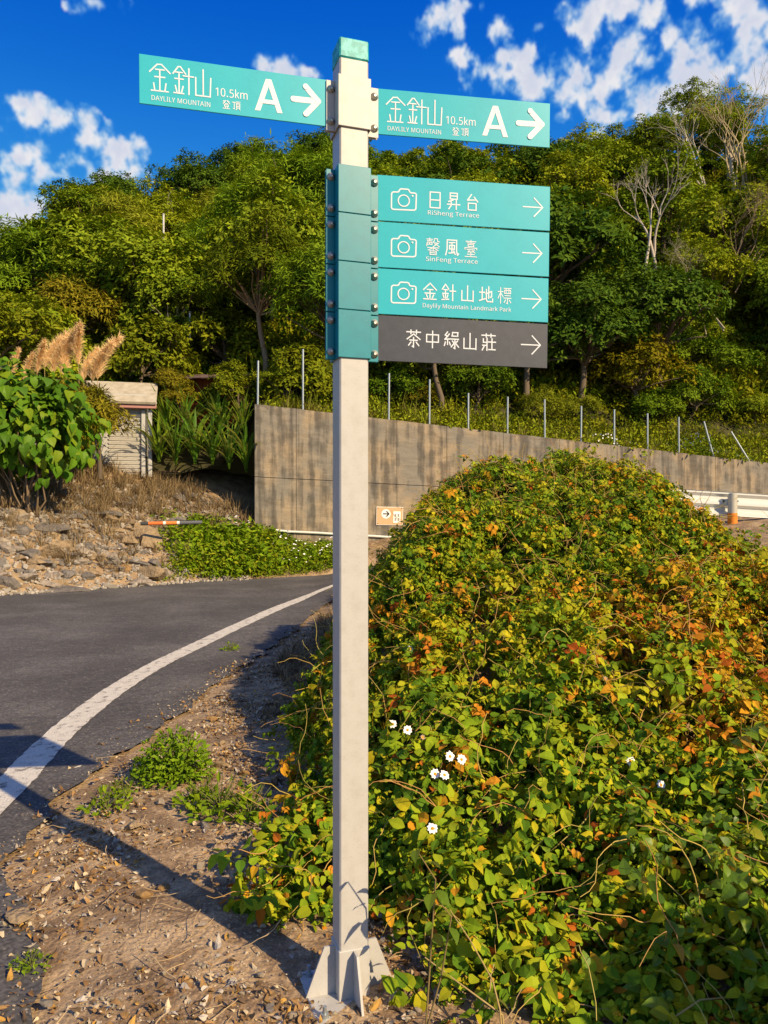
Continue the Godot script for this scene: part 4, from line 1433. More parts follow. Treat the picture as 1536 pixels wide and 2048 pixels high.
	# green ground cover with small white flowers on the verge below the wall
	var weed := [leafy_clump(70, 0.28, 0.24, 0.085, 0.05, Color(0.10, 0.18, 0.010), Color(0.22, 0.32, 0.016)), leafy_clump(70, 0.3, 0.2, 0.08, 0.035, Color(0.14, 0.19, 0.010), Color(0.30, 0.32, 0.018))]
	mats.weeds = weed
	for v in 2:
		var xf := []
		var cols := []
		for k in 900:
			var px := rr(320, 720)
			var d := rr(17.5, 22.4)
			var x := (px - 768.0) / FOCAL * d
			var e := past_far(x, d)
			if e < 0.1 or d > wall_d(x) - 0.05: continue
			if px < 400 and rng.randf() > (px - 310) / 90.0: continue
			if x < -3.7 and d > 20.6 and rng.randf() < 0.8: continue
			var s := rr(0.7, 1.4) * smoothstep(-0.3, 0.6, e) * (1.0 + 0.75 * exp(-pow((px - 470.0) / 75.0, 2.0))) * lerpf(1.0, 0.55, smoothstep(540, 600, px) * smoothstep(1.0, 1.5, e))
			xf.append(Transform3D(Basis(Vector3.UP, rr(0, 6)).scaled(Vector3.ONE * s), Vector3(x, ground_h(x, d) - 0.02, -d)))
			cols.append(Color.WHITE * rr(0.75, 1.15))
		tag(multi("ground_cover", weed[v], mats.leafv, xf, cols), "fresh green weeds covering the verge below the concrete wall" if v == 0 else "yellow-green weeds mixed into the verge below the wall", "weeds")
	var fb := MB.new()
	for k in 6:
		var a := TAU * k / 6
		fb.leaf2(Vector3.ZERO, Vector3(cos(a), 0.25, sin(a)).normalized(), Vector3.UP, 0.03, 0.022, Color(0.8, 0.8, 0.76))
	var fx := []
	for k in 240:
		var px := rr(470, 720)
		var d := rr(18.8, 22.0)
		var x := (px - 768.0) / FOCAL * d
		if past_far(x, d) < 0.3 or d > wall_d(x) - 0.1: continue
		fx.append(Transform3D(Basis.from_euler(Vector3(rr(0.2, 0.9), rr(-0.6, 0.6), 0)).scaled(Vector3.ONE * rr(0.8, 1.3)), Vector3(x, ground_h(x, d) + rr(0.14, 0.30), -d)))
	tag(multi("small_flowers", fb.mesh(), mats.petal, fx, []), "tiny white flowers dotted over the green verge below the wall", "flowers")
	# plants along the wall top behind the posts
	for v in 2:
		var xf := []
		var cols := []
		for k in 760 - v * 380:
			var x := rr(-3.3, 14.0)
			var d := wall_d(x) + rr(0.35, 2.2)
			var s := rr(0.7, 2.0)
			xf.append(Transform3D(Basis(Vector3.UP, rr(0, 6)).scaled(Vector3(s, s * rr(0.8, 1.4), s)), Vector3(x, hill_h(x, d) - 0.05, -d)))
			cols.append(Color.WHITE * rr(0.8, 1.2))
		tag(multi("wall_top_plants", weed[1] if v == 0 else tuft_mesh(24, 0.42, 1.1, 0.016, Color(0.13, 0.16, 0.015), Color(0.34, 0.29, 0.08), 1.2), mats.leafv, xf, cols), "low weeds growing along the top of the retaining wall" if v == 0 else "grass tufts overhanging the top of the retaining wall", "weeds")
	for q in [[1205, 885, 24.4, 0.5], [1345, 905, 24.9, 0.5], [1395, 895, 25.1, 0.62], [1470, 915, 25.3, 0.5], [1265, 895, 24.6, 0.4]]:
		var p := P(q[0], q[1], q[2])
		var fl := thing("flowering_plant", "leafy plant with small white flowers behind the steel posts", "plant", p + Vector3(0, -0.3, 0), rr(0, 6), "white flowering plants on the wall top")
		var cm := leafy_clump(520, 0.95, 0.95, 0.14, 0.07, Color(0.06, 0.12, 0.010), Color(0.15, 0.21, 0.016))
		put("foliage", cm, mats.leafv, fl)
		var b := MB.new()
		for k in 46:
			var d := rdir()
			d.y = absf(d.y)
			var c := Vector3(d.x, d.y, d.z) * rr(0.9, 1.05)
			for j in 5:
				var a := TAU * j / 5
				b.leaf2(c, (Vector3(cos(a), sin(a), 0.3)).normalized(), Vector3.BACK, 0.05, 0.04, Color.WHITE)
		var w := put("blossoms", b.mesh(), mats.petal, fl)
		w.set_meta("kind", "stuff")
		fl.scale = Vector3.ONE * q[3] * 1.2

# ---------------------------------------------------------------- the vine thicket
func thicket_col(x: float, d: float) -> Color:
	var green := Color(0.069, 0.144, 0.011)
	var fresh := Color(0.190, 0.287, 0.014)
	var yellow := Color(0.437, 0.368, 0.016)
	var orange := Color(0.529, 0.207, 0.018)
	var red := Color(0.33, 0.075, 0.014)
	var nz := bump_noise.get_noise_2d(x * 1.3 + 40, d * 1.3) * 1.2
	var patch := smoothstep(-0.25, 0.45, bump_noise.get_noise_2d(x * 0.55 + 7, d * 0.55 + 3) + 0.25 * nz)     # runs of yellowing vine among the green
	var hot := smoothstep(0.5, 0.95, 1.5 - Vector2((x - 2.15) / 1.3, (d - 4.5) / 1.2).length() + nz * 0.35)     # the rust-coloured patch on the right flank
	var wg := lerpf(0.36, 0.12, patch)
	var wf := lerpf(0.46, 0.34, patch)
	var wy := lerpf(0.16, 0.48, patch) + hot * 0.2
	var wo := 0.035 + hot * 0.5
	var wr := 0.012 + hot * 0.12
	if fine_noise.get_noise_2d(x * 0.9, d * 0.9 + 77) > 0.34:
		wo += 0.22; wr += 0.1
	var u := rng.randf() * (wg + wf + wy + wo + wr)
	var c := green
	if u < wg: c = green.lerp(fresh, rr(0, 0.5))
	elif u < wg + wf: c = fresh.lerp(yellow, rr(0, 0.4))
	elif u < wg + wf + wy: c = yellow.lerp(fresh, rr(0, 0.5))
	elif u < wg + wf + wy + wo: c = orange.lerp(yellow, rr(0, 0.5))
	else: c = red.lerp(orange, rr(0, 0.6))
	var g := rr(0.8, 1.2)
	return Color(c.r * g, c.g * g, c.b * g)

func thicket_n(x: float, d: float) -> Vector3:
	var e := 0.12
	var gx := (thicket_h(x + e, d) - thicket_h(x - e, d)) / (2 * e)
	var gd := (thicket_h(x, d + e) - thicket_h(x, d - e)) / (2 * e)
	return Vector3(-gx, 1, gd).normalized()

func build_thicket() -> void:
	var root := thing("vine_thicket", "waist-high mound of tangled vines with green, yellow and orange leaves behind the signpost", "thicket", Vector3(1.6, 0, -5.0))
	var org := root.position
	var leafs := [leaf_mesh(0.075, 0.046, 0.22, 0.25, false), leaf_mesh(0.078, 0.052, 0.35, 0.45, true), leaf_mesh(0.07, 0.05, 0.10, 0.15, true), leaf_mesh(0.075, 0.045, 0.30, 0.5, false, 0.12)]
	# sprigs: a short bent stem with opposite leaves
	var sprig_m := []
	var sprig_x := []
	for v in 5:
		var xs := []
		var b := MB.new()
		var p := Vector3.ZERO
		var dir := Vector3(rr(-1, 1), 0.15, rr(-1, 1)).normalized()
		var pts := PackedVector3Array([p])
		var rad := PackedFloat32Array([0.0022])
		for k in 4:
			dir = (dir + rdir() * 0.35 + Vector3.DOWN * 0.04).normalized()
			p += dir * rr(0.028, 0.045)
			pts.append(p); rad.append(0.0018)
			var side := dir.cross(Vector3.UP).normalized().rotated(dir, rr(-0.5, 0.5))
			for s in [-1.0, 1.0]:
				if rng.randf() < 0.12: continue
				var ld: Vector3 = (side * s + dir * 0.5 + Vector3.DOWN * rr(0.0, 0.5)).normalized()
				var lx := Transform3D(leaf_basis(ld, (Vector3.UP + rdir() * 0.4).normalized()).scaled(Vector3.ONE * rr(0.7, 1.15)), p + ld * 0.008)
				xs.append([rng.randi() % 4, lx])
				var arr: Array = leafs[xs[xs.size() - 1][0]].surface_get_arrays(0)
				var base := b.v.size()
				var g := rr(0.75, 1.2)
				for q in arr[Mesh.ARRAY_VERTEX]:
					b.v.append(lx * q); b.c.append(Color(g, g, g))
				for q in arr[Mesh.ARRAY_INDEX]: b.ix.append(base + q)
		var sm := MB.new()
		sm.tube(pts, rad, 4, Color(0.8, 0.55, 0.3), false)
		var base2 := b.v.size()
		b.v.append_array(sm.v); b.c.append_array(sm.c)
		for q in sm.ix: b.ix.append(base2 + q)
		sprig_m.append(b.mesh())
		sprig_x.append(xs)
	var far := [[], [], [], [], []]
	var farc := [[], [], [], [], []]
	var near := []
	var count := 0
	var tries := 0
	while count < 62000 and tries < 700000:
		tries += 1
		var x := rr(-1.0, 5.4)
		var d := rr(2.3, 9.4)
		if d < 5.2 and rng.randf() < 0.35: continue
		var a := x / d
		if a > 0.62: continue
		var h := thicket_h(x, d)
		if h < 0.03: continue
		if fine_noise.get_noise_2d(x * 1.3 + 19, d * 1.3) < -0.16 and rng.randf() < 0.85: continue      # thin spots
		var n := thicket_n(x, d)
		var up := (n * 0.75 + Vector3.UP * 0.35 + Vector3(0.12, 0, 0.12) + rdir() * 0.8).normalized()
		var depth := pow(rng.randf(), 1.5) * 0.36 - (0.03 if rng.randf() < 0.94 else 0.11)
		var steep := clampf(1.0 / maxf(n.y, 0.3), 1.0, 3.0)
		var reps := 1 if rng.randf() > (steep - 1.0) else 2
		for r in reps:
			var pos := Vector3(x, h, -d) - n * depth + rdir() * 0.05
			pos.y = maxf(pos.y, 0.03)
			var sc := lerpf(0.30, 1.0, pow(rng.randf(), 1.3)) * lerpf(1.0, 0.72, smoothstep(3.2, 5.4, d))
			var t := Transform3D(basis_y(up, rr(0, TAU)).scaled(Vector3.ONE * sc), pos - org)
			var v := rng.randi() % 5
			if d < 3.5:
				near.append([t, v, x, d])
			else:
				far[v].append(t)
				farc[v].append(thicket_col(x, d))
			count += 1
	for v in 5:
		multi("foliage", sprig_m[v], mats.leafv, far[v], farc[v], root)
	# the nearest leaves one by one
	var singles := []
	for q in near:
		for s in sprig_x[q[1]]:
			var t: Transform3D = q[0] * s[1]
			var w := t.origin + org
			var vis := w.y < 1.0 and absf(w.x / -w.z) < 0.49 and (EYE - w.y) / -w.z < 0.65 and w.x > 0.02
			singles.append([(-w.z) - w.y * 1.4 + rr(0, 0.25) if vis else 99.0, s[0], t, q[2], q[3]])
	singles.sort_custom(func(a, b): return a[0] < b[0])
	var lms := []
	for q in [Color(0.055, 0.12, 0.010), Color(0.08, 0.155, 0.012), Color(0.15, 0.23, 0.014), Color(0.29, 0.28, 0.016), Color(0.40, 0.19, 0.018), Color(0.11, 0.19, 0.012)]:
		var m := vmat(0.42, Color(0.7, 0.7, 0.3), 0.35)
		m.vertex_color_use_as_albedo = false
		m.albedo_color = q.linear_to_srgb()
		lms.append(m)
	var nf := [[], [], [], []]
	var nc := [[], [], [], []]
	for k in singles.size():
		var s = singles[k]
		if k < 300:
			var u := rng.randf()
			var o := put("leaf", leafs[s[1]], lms[0 if u < 0.3 else (1 if u < 0.55 else (5 if u < 0.75 else (2 if u < 0.88 else (3 if u < 0.95 else 4))))], root)
			o.transform = s[2]
		else:
			nf[s[1]].append(s[2])
			nc[s[1]].append(thicket_col(s[3], s[4]))
	for v in 4: multi("foliage", leafs[v], mats.leafv, nf[v], nc[v], root)
	# vine stems wandering over and out of the mound
	var st := MB.new()
	for k in 3200:
		var x := rr(-0.8, 4.8)
		var d := rr(2.5, 9.0)
		var h := thicket_h(x, d)
		if h < 0.05: continue
		var p := Vector3(x, h - rr(0.0, 0.12), -d)
		var n := thicket_n(x, d)
		var dir := (rdir() + n * rr(0.0, 0.7)).normalized()
		var pts := PackedVector3Array()
		var rad := PackedFloat32Array()
		var r := rr(0.0016, 0.0032)
		for j in 9:
			pts.append(p - org); rad.append(r * (1.0 - j * 0.06))
			dir = (dir + rdir() * 0.4 + Vector3.DOWN * 0.13).normalized()
			p += dir * 0.055
		var c := Color(0.42, 0.20, 0.07).lerp(Color(0.48, 0.38, 0.09), rng.randf())
		st.tube(pts, rad, 4, c, false)
	var so := put("stems", st.mesh(), mats.bark, root)
	so.set_meta("kind", "stuff")
	# wiry shoots standing out against the wall
	var sh := MB.new()
	for k in 260:
		var x := rr(-0.2, 4.6)
		var d := rr(6.6, 8.6)
		var h := thicket_h(x, d)
		if h < 0.5: continue
		var p := Vector3(x, h - 0.05, -d)
		var dir := (Vector3.UP * rr(0.3, 1.0) + rdir() * 0.9).normalized()
		dir.y = absf(dir.y)
		var pts := PackedVector3Array()
		var rad := PackedFloat32Array()
		var L := rr(0.02, 0.05)
		var c := Color(0.52, 0.42, 0.07).lerp(Color(0.36, 0.20, 0.08), rng.randf())
		for j in 7:
			pts.append(p - org); rad.append(0.0032 * (1.0 - j * 0.1))
			dir = (dir + rdir() * 0.3 + Vector3.DOWN * 0.12).normalized()
			p += dir * L
		sh.tube(pts, rad, 4, c, false)
	var sho := put("shoots", sh.mesh(), mats.bark, root)
	sho.set_meta("kind", "stuff")
	# the thicket goes on beside the photographer and shades the foot of the mound
	var cm := tree_proto({h = 1.28, r = 0.9, lobes = 16, tufts = 40, leaves = 13, leaf = 0.11, wid = 0.07, yc = 0.48, ry = 0.5, ca = Color(0.06, 0.12, 0.010), cb = Color(0.16, 0.23, 0.014)})
	for q in [[2.5, 1.5, "dense green bush standing to the right of the vine mound's foot"], [3.0, 2.5, "leafy bush joining the right flank of the vine mound"]]:
		var side := thing("bush", q[2], "bush", Vector3(q[0], 0, -q[1]))
		put("stems", cm.limbs, mats.bark, side)
		put("foliage", cm.crown, mats.tree, side)
	# daisies
	var pet := MB.new()
	for k in 9:
		var a := TAU * k / 9 + rr(-0.1, 0.1)
		var d := Vector3(cos(a), 0.0, sin(a))
		var sd := Vector3(-sin(a), 0, cos(a))
		var L := rr(0.024, 0.029)
		pet.quad(d * 0.006 - sd * 0.003, d * L * 0.7 - sd * 0.0075 + Vector3.UP * 0.003, d * L * 0.7 + sd * 0.0075 + Vector3.UP * 0.003, d * 0.006 + sd * 0.003)
		pet.tri(d * L * 0.7 - sd * 0.0075 + Vector3.UP * 0.003, d * L, d * L * 0.7 + sd * 0.0075 + Vector3.UP * 0.003)
	var petm := pet.mesh()
	var dm := SphereMesh.new()
	dm.radius = 0.008; dm.height = 0.011; dm.radial_segments = 10; dm.rings = 5
	for q in [[820, 1298, 0], [785, 1448, 0], [815, 1460, 1], [845, 1475, 2], [900, 1513, 0], [923, 1519, 1], [870, 1548, 0], [889, 1550, 1], [865, 1657, 3], [1322, 1570, 3], [1261, 1522, 3], [1210, 1358, 2]]:
		# walk along the line of sight until it meets the mound
		var hit := P(q[0], q[1], 3.0)
		var dd := 2.3
		while dd < 9.0:
			hit = P(q[0], q[1], dd)
			if thicket_h(hit.x, dd) + 0.11 >= hit.y: break
			dd += 0.02
		var lab: String = ["white daisy with an orange centre in a small cluster on the vine mound", "white daisy with an orange centre in a small cluster on the vine mound", "withered whitish daisy head on the vine mound", "single white daisy with an orange centre standing alone on the vine mound"][q[2]]
		var grp: String = ["clustered daisies", "clustered daisies", "withered daisies", "single daisies"][q[2]]
		var face := (Vector3(0.25, 0.55, 0.8) + rdir() * 0.25).normalized()
		var fl := thing("daisy", lab, "flower", hit, 0.0, grp)
		fl.basis = basis_y(face, rr(0, TAU)).scaled(Vector3.ONE * 0.88)
		var po := put("petals", petm, mats.petal if q[2] != 2 else mat(Color(0.72, 0.64, 0.52), 0.8), fl)
		if q[2] == 2: po.scale = Vector3(0.6, 3.0, 0.6)
		put("disc", dm, mats.disc, fl)
		var sb := MB.new()
		var back := fl.basis.inverse() * Vector3(0, -0.14, -0.03)
		sb.tube(PackedVector3Array([Vector3(0, -0.003, 0), back * 0.4 + Vector3(0, -0.015, 0), back]), PackedFloat32Array([0.0016, 0.0015, 0.0015]), 5, Color(0.10, 0.13, 0.02))
		put("stalk", sb.mesh(), mats.bark, fl)

# ---------------------------------------------------------------- ground litter, stones and weeds in front
func build_foreground() -> void:
	# dry leaves
	var dl := [leaf_mesh(0.05, 0.028, 0.5, 0.5, false, 0.15), leaf_mesh(0.055, 0.03, -0.4, -0.4, true, 0.2), leaf_mesh(0.045, 0.03, 0.8, 0.2, true, 0.1)]
	var xf := [[], [], []]
	var cols := [[], [], []]
	for k in 70000:
		var d := 2.1 + pow(rng.randf(), 1.35) * 9.0
		var x := rr(-2.9, 1.4)
		if x > 1.35 or x < -0.56 * d: continue
		var e := x - near_x(d)
		if e < -0.3: continue
		var dens := smoothstep(-0.35, 0.45, e) * clampf(0.6 + 1.4 * bump_noise.get_noise_2d(x * 1.6 + 11, d * 1.6), 0.03, 1.0)
		if d < 3.6 and x > -1.15 - (d - 2.1) * 0.2 and x < -0.4: dens *= 0.6
		if rng.randf() > dens: continue
		var y := maxf(ground_h(x, d), 0.006 if e < 0.05 else -1.0)
		if thicket_h(x, d) > 0.3: continue
		var v := rng.randi() % 3
		var t := Transform3D(Basis.from_euler(Vector3(rr(-0.5, 0.5), rr(0, TAU), rr(-0.6, 0.6) + (PI if rng.randf() < 0.3 else 0.0))).scaled(Vector3.ONE * lerpf(0.2, 0.9, pow(rng.randf(), 1.5))), Vector3(x, y + rr(0.002, 0.012), -d))
		xf[v].append(t)
		var c := Color(0.34, 0.20, 0.08).lerp(Color(0.16, 0.09, 0.045), rng.randf())
		var u := rng.randf()
		if u < 0.2: c = Color(0.50, 0.40, 0.26)
		elif u < 0.25: c = Color(0.44, 0.25, 0.06)
		elif u < 0.36: c = Color(0.42, 0.37, 0.31)
		elif u < 0.52: c = Color(0.13, 0.085, 0.05)
		cols[v].append(c * rr(0.8, 1.2))
	for v in 3: tag(multi("leaf_litter", dl[v], mats.dry, xf[v], cols[v]), ["narrow brown dead leaves strewn over the roadside dirt", "curled tan dead leaves strewn over the roadside dirt", "broad dead leaves strewn over the roadside dirt"][v], "leaf litter")
	# pebbles
	var px := []
	var pc := []
	for k in 30000:
		var d := 2.1 + pow(rng.randf(), 1.4) * 9.5
		var x := rr(-3.2, 1.4)
		if x < -0.56 * d: continue
		var e := x - near_x(d)
		if e < -0.5 or thicket_h(x, d) > 0.3: continue
		var dens := smoothstep(-0.5, 0.3, e)
		if rng.randf() > dens * dens: continue
		var s := rr(0.004, 0.014) * (2.6 if rng.randf() < 0.08 else 1.0)
		var y := maxf(ground_h(x, d), 0.004 if e < 0.05 else -1.0)
		px.append(Transform3D(Basis.from_euler(Vector3(rr(0, 3), rr(0, 6), rr(0, 3))).scaled(Vector3(s * rr(0.8, 1.6), s, s)), Vector3(x, y + s * 0.15, -d)))
		var g := rr(0.18, 0.42)
		pc.append(Color(g * 1.1, g * 0.9, g * 0.64))
	tag(multi("pebbles", rocks[3], mats.pebble, px, pc), "small tan pebbles scattered over the roadside dirt", "pebbles")
	# dry twigs and straw
	var tw := MB.new()
	for k in 900:
		var d := 2.2 + pow(rng.randf(), 1.3) * 9.0
		var x := rr(-2.2, 1.2)
		var e := x - near_x(d)
		if e < 0.0 or thicket_h(x, d) > 0.35: continue
		if x < -0.9 and rng.randf() < 0.6: continue
		var p := Vector3(x, maxf(0.0, ground_h(x, d)) + rr(0.006, 0.03), -d)
		var a := rr(0, TAU)
		var dir := Vector3(cos(a), rr(0.0, 0.35), sin(a)).normalized()
		var pts := PackedVector3Array()
		var rad := PackedFloat32Array()
		var L := rr(0.01, 0.045)
		for j in 6:
			pts.append(p); rad.append(rr(0.0012, 0.0026))
			dir = (dir + rdir() * 0.35 + Vector3.DOWN * 0.06).normalized()
			p += dir * L
			p.y = maxf(p.y, 0.008)
		tw.tube(pts, rad, 4, Color(0.30, 0.19, 0.10).lerp(Color(0.48, 0.36, 0.20), rng.randf()), false)
	var two := put("twigs", tw.mesh(), mats.bark)
	tag(two, "thin dry twigs and straw lying over the roadside dirt", "twigs", "", "stuff")
	# single stones
	var ms := {g = mats.rock_gold, t = mats.rock_tan, r = mats.rock_grey, b = mats.rock}
	for q in [[285, 1797, 50, "g", "golden angular stone lying alone on bare dirt"], [425, 1445, 32, "g", "pale golden stone behind the small green weed"], [440, 1492, 26, "t", "tan stone between the small weed and the vines"], [445, 1538, 36, "t", "tan stone right beside the small green weed"], [325, 1783, 36, "g", "flat golden stone at the edge of the post's shadow"], [400, 1738, 34, "b", "brownish round stone beside the vine edge"], [35, 1842, 85, "t", "wide flat tan stone half buried in the dirt"], [90, 2012, 36, "r", "dark grey stone at the edge of the asphalt"], [540, 2025, 36, "r", "grey stone among leaves left of the post base"], [520, 1965, 30, "b", "brown stone among dead leaves near the post base"], [405, 1862, 26, "b", "brown stone below the vines' left edge"], [275, 1612, 32, "t", "light tan stone below the weed"], [320, 1615, 28, "b", "brown stone below the small weed"], [270, 1660, 48, "t", "long pale stone among dry leaves"], [180, 1880, 24, "t", "small tan stone on the bare dirt"], [490, 1555, 30, "g", "golden stone close to the vine edge"], [105, 1672, 26, "b", "small brown stone inside the post's shadow"], [50, 1718, 26, "t", "small tan stone by the painted line"], [880, 2000, 60, "b", "rounded brown stone under the vines right of the post base"], [840, 1925, 40, "r", "grey stone in leaves right of the post base"], [590, 2040, 30, "b", "brown stone at the left corner of the base plate"], [355, 1690, 26, "g", "yellowish stone at the middle of the dry leaf patch"], [410, 1660, 30, "r", "greyish stone near the low weeds"]]:
		var d: float = 2537.0 / (q[1] - 1024.0)
		var x: float = (q[0] - 768.0) / FOCAL * d
		var s: float = q[2] / FOCAL * d
		var o := put("stone", rocks[rng.randi() % 8], ms[q[3]])
		o.position = Vector3(x, maxf(0.0, ground_h(x, d)) + s * 0.16, -d)
		o.basis = Basis.from_euler(Vector3(rr(-0.3, 0.3), rr(0, 6), rr(-0.3, 0.3))).scaled(Vector3(s * 1.15, s * (0.85 if q[2] < 60 else 0.3), s))
		tag(o, q[4], "stone")
	# low weeds
	var w1 := leafy_clump(1700, 0.21, 0.25, 0.034, 0.018, Color(0.09, 0.17, 0.010), Color(0.21, 0.31, 0.016))
	var w2 := leafy_clump(110, 0.14, 0.09, 0.040, 0.022, Color(0.10, 0.17, 0.010), Color(0.22, 0.30, 0.016))
	for q in [[345, 1560, 1.15, 0, "compact bright green weed growing at the asphalt edge"], [215, 1620, 1.0, 1, "tiny green weed by the painted edge line"], [240, 1590, 0.8, 1, "tiny weed left of the compact green weed"], [440, 1625, 1.5, 1, "low dark green weeds in front of the vine edge"], [400, 1615, 1.1, 1, "low weed between stones and vine edge"], [460, 1300, 0.8, 1, "small grass weed on the gravel shoulder"], [60, 1935, 0.5, 1, "single sprouting seedling on bare dirt"], [500, 1640, 1.3, 1, "low green weed against the vine thicket"]]:
		var d: float = 2537.0 / (q[1] - 1024.0)
		var x: float = (q[0] - 768.0) / FOCAL * d
		var pl := thing("weed", q[4], "weed", Vector3(x, maxf(0.0, ground_h(x, d)), -d), rr(0, 6))
		pl.scale = Vector3.ONE * q[2]
		put("foliage", w1 if q[3] == 0 else w2, mats.leafv, pl)
		var sb := MB.new()
		for k in 14:
			var dd := rdir()
			sb.tube(PackedVector3Array([Vector3.ZERO, Vector3(dd.x * 0.05, 0.05, dd.z * 0.05), Vector3(dd.x * 0.12, 0.08 + 0.06 * absf(dd.y), dd.z * 0.12)]), PackedFloat32Array([0.003, 0.002, 0.001]), 4, Color(0.14, 0.14, 0.04), false)
		put("stems", sb.mesh(), mats.bark, pl)
	# dry grass between the road and the mound, behind the post
	var dx := []
	var dc := []
	for k in 900:
		var d := rr(6.0, 16.5)
		var x := maxf(near_x(d) + 0.1, thicket_foot(d) - 0.5) + rr(0.0, 1.4) * rng.randf()
		var s := rr(0.35, 0.8) * smoothstep(5.5, 9.0, d)
		dx.append(Transform3D(Basis(Vector3.UP, rr(0, 6)).scaled(Vector3.ONE * maxf(s, 0.2)), Vector3(x, ground_h(x, d), -d)))
		dc.append(Color.WHITE * rr(0.7, 1.1))
	tag(multi("roadside_grass", mats.dry_tufts[1], mats.dry, dx, dc), "dry brown grass between the road edge and the vine mound", "grass")
	# long straw stalks right of the base
	for q in [[[1000, 2020], [985, 1960], [940, 1880], [900, 1820]], [[1005, 2030], [930, 1975], [850, 1915]], [[1340, 2040], [1400, 2000], [1450, 1995], [1500, 2020]]]:
		var b := MB.new()
		var pts := PackedVector3Array()
		var rad := PackedFloat32Array()
		for k in q.size():
			var d: float = 2.35 + 0.07 * k
			pts.append(P(q[k][0], q[k][1], d)); rad.append(0.0032 - 0.0005 * k)
		var o := pts[0]
		o.y = 0.0
		for k in pts.size(): pts[k] -= o
		pts.insert(0, Vector3(0.01, 0.0, 0)); rad.insert(0, 0.0034)
		b.tube(pts, rad, 5, Color(0.38, 0.27, 0.10), false)
		var s := thing("straw_stalk", "long bent dry stalk in front of the vines right of the post base", "stalk", o, 0.0, "bent straw stalks")
		put("stem", b.mesh(), mats.bark, s)

# ---------------------------------------------------------------- the fingerpost
const GLYPH := {
	"日": "15,5 85,5 85,95 15,95 15,5;15,50 85,50",
	"昇": "25,3 75,3 75,38 25,38 25,3;25,20 75,20;46,44 12,54;5,69 95,69;32,50 32,76 15,97;68,44 68,98",
	"台": "46,3 18,38 80,34;64,18 90,46;22,56 78,56 78,95 22,95 22,56",
	"馨": "4,9 46,9;25,2 25,19;8,19 42,19;8,27 42,27 42,39 8,39;25,27 25,39;8,27 4,50;58,5 58,18 50,26;58,5 80,5 80,20 94,22;55,30 86,30 54,50;60,34 94,50;10,58 90,58;50,50 50,73;46,60 14,73;54,60 86,73;28,77 72,77 72,98 28,98 28,77;28,87 72,87",
	"風": "15,7 15,60 5,96;15,7 82,7 82,70 88,93 97,84;28,24 70,20;32,38 67,38 67,59 32,59 32,38;49,24 49,82;27,84 70,79;62,68 73,90",
	"臺": "14,8 86,8;50,0 50,18;22,18 78,18;30,26 70,26 70,38 30,38 30,26;8,56 8,46 92,46 92,56;22,57 78,57;44,57 30,70 74,68;62,62 80,75;50,70 50,97;24,83 76,83;8,97 92,97",
	"金": "50,3 4,42;50,3 96,42;29,40 71,40;14,61 86,61;50,40 50,95;24,69 33,87;76,69 67,87;5,95 95,95",
	"針": "26,4 3,34;26,4 50,32;13,36 41,36;5,57 47,57;26,36 26,92;9,65 15,83;43,65 37,83;1,94 51,90;56,42 99,42;78,4 78,98",
	"山": "10,34 10,92 90,92;50,5 50,92;90,34 90,97",
	"地": "3,38 42,38;22,8 22,80;1,88 44,75;46,47 90,31 90,62 79,66;69,4 69,73;52,20 52,80 59,92 97,92 97,74",
	"標": "3,28 41,28;22,4 22,98;22,33 3,68;24,37 41,58;45,8 99,8;61,8 61,38;82,8 82,38;50,19 94,19 94,38 50,38 50,19;52,51 92,51;45,65 99,65;72,65 72,98 63,94;58,75 47,92;85,75 97,92",
	"茶": "4,14 96,14;32,3 32,26;68,3 68,26;50,25 7,55;50,25 93,55;24,60 76,60;50,44 50,98 41,93;34,70 17,90;66,70 85,90",
	"中": "11,24 89,24 89,65 11,65 11,24;50,3 50,98",
	"綠": "25,3 9,22 27,30;37,14 7,46 43,43;25,47 25,76;11,60 4,82;37,60 44,78;56,6 93,6 90,26;52,26 94,26;58,6 55,26;48,43 99,43;74,43 74,96 65,92;56,53 65,62;93,51 82,61;71,64 49,88;77,64 99,88",
	"莊": "4,12 96,12;34,3 34,23;66,3 66,23;40,27 40,98;15,31 15,52 40,52;9,69 40,69;24,69 8,97;48,49 99,49;73,29 73,92;51,92 97,92",
	"登": "12,10 40,10 8,44;12,24 26,33;56,4 94,42;72,5 60,16;86,15 72,25;32,41 68,41;26,53 74,53 74,71 26,71 26,53;33,77 40,91;67,77 60,91;7,96 93,96",
	"頂": "3,14 45,14;27,14 27,90 14,85;50,7 99,7;75,7 71,22;54,22 95,22 95,75 54,75 54,22;54,40 95,40;54,57 95,57;64,78 49,98;84,78 99,98",
}

func glyph(b: MB, ch: String, x: float, y: float, w: float, h: float, pen: float, z: float) -> void:   # (x, y) is the upper left corner
	var n := 0
	for s in GLYPH[ch].split(";"):
		var pts := []
		for p in s.split(" "):
			var q: PackedStringArray = p.split(",")
			pts.append(Vector2(x + float(q[0]) / 100.0 * w, y - float(q[1]) / 100.0 * h))
		stroke(b, pts, pen, z + 0.00028 * (n % 3), 1.0)
		n += 1

func text_part(txt: String, x: float, y: float, w: float, h: float, z: float, m: Material, parent: Node3D, bold := false) -> void:   # fits the words into the box whose lower left is (x, y)
	var tm := TextMesh.new()
	var f := SystemFont.new()
	f.font_names = PackedStringArray(["Droid Sans"])
	if bold: f.font_weight = 700
	tm.font = f
	tm.text = txt
	tm.font_size = 64
	tm.pixel_size = 0.001
	tm.depth = 0.004
	tm.curve_step = 1.0
	var bb := tm.get_aabb()
	var o := put("lettering", tm, m, parent)
	o.scale = Vector3(w / bb.size.x, h / bb.size.y, 0.15)
	o.position = Vector3(x - bb.position.x * o.scale.x, y - bb.position.y * o.scale.y, z)

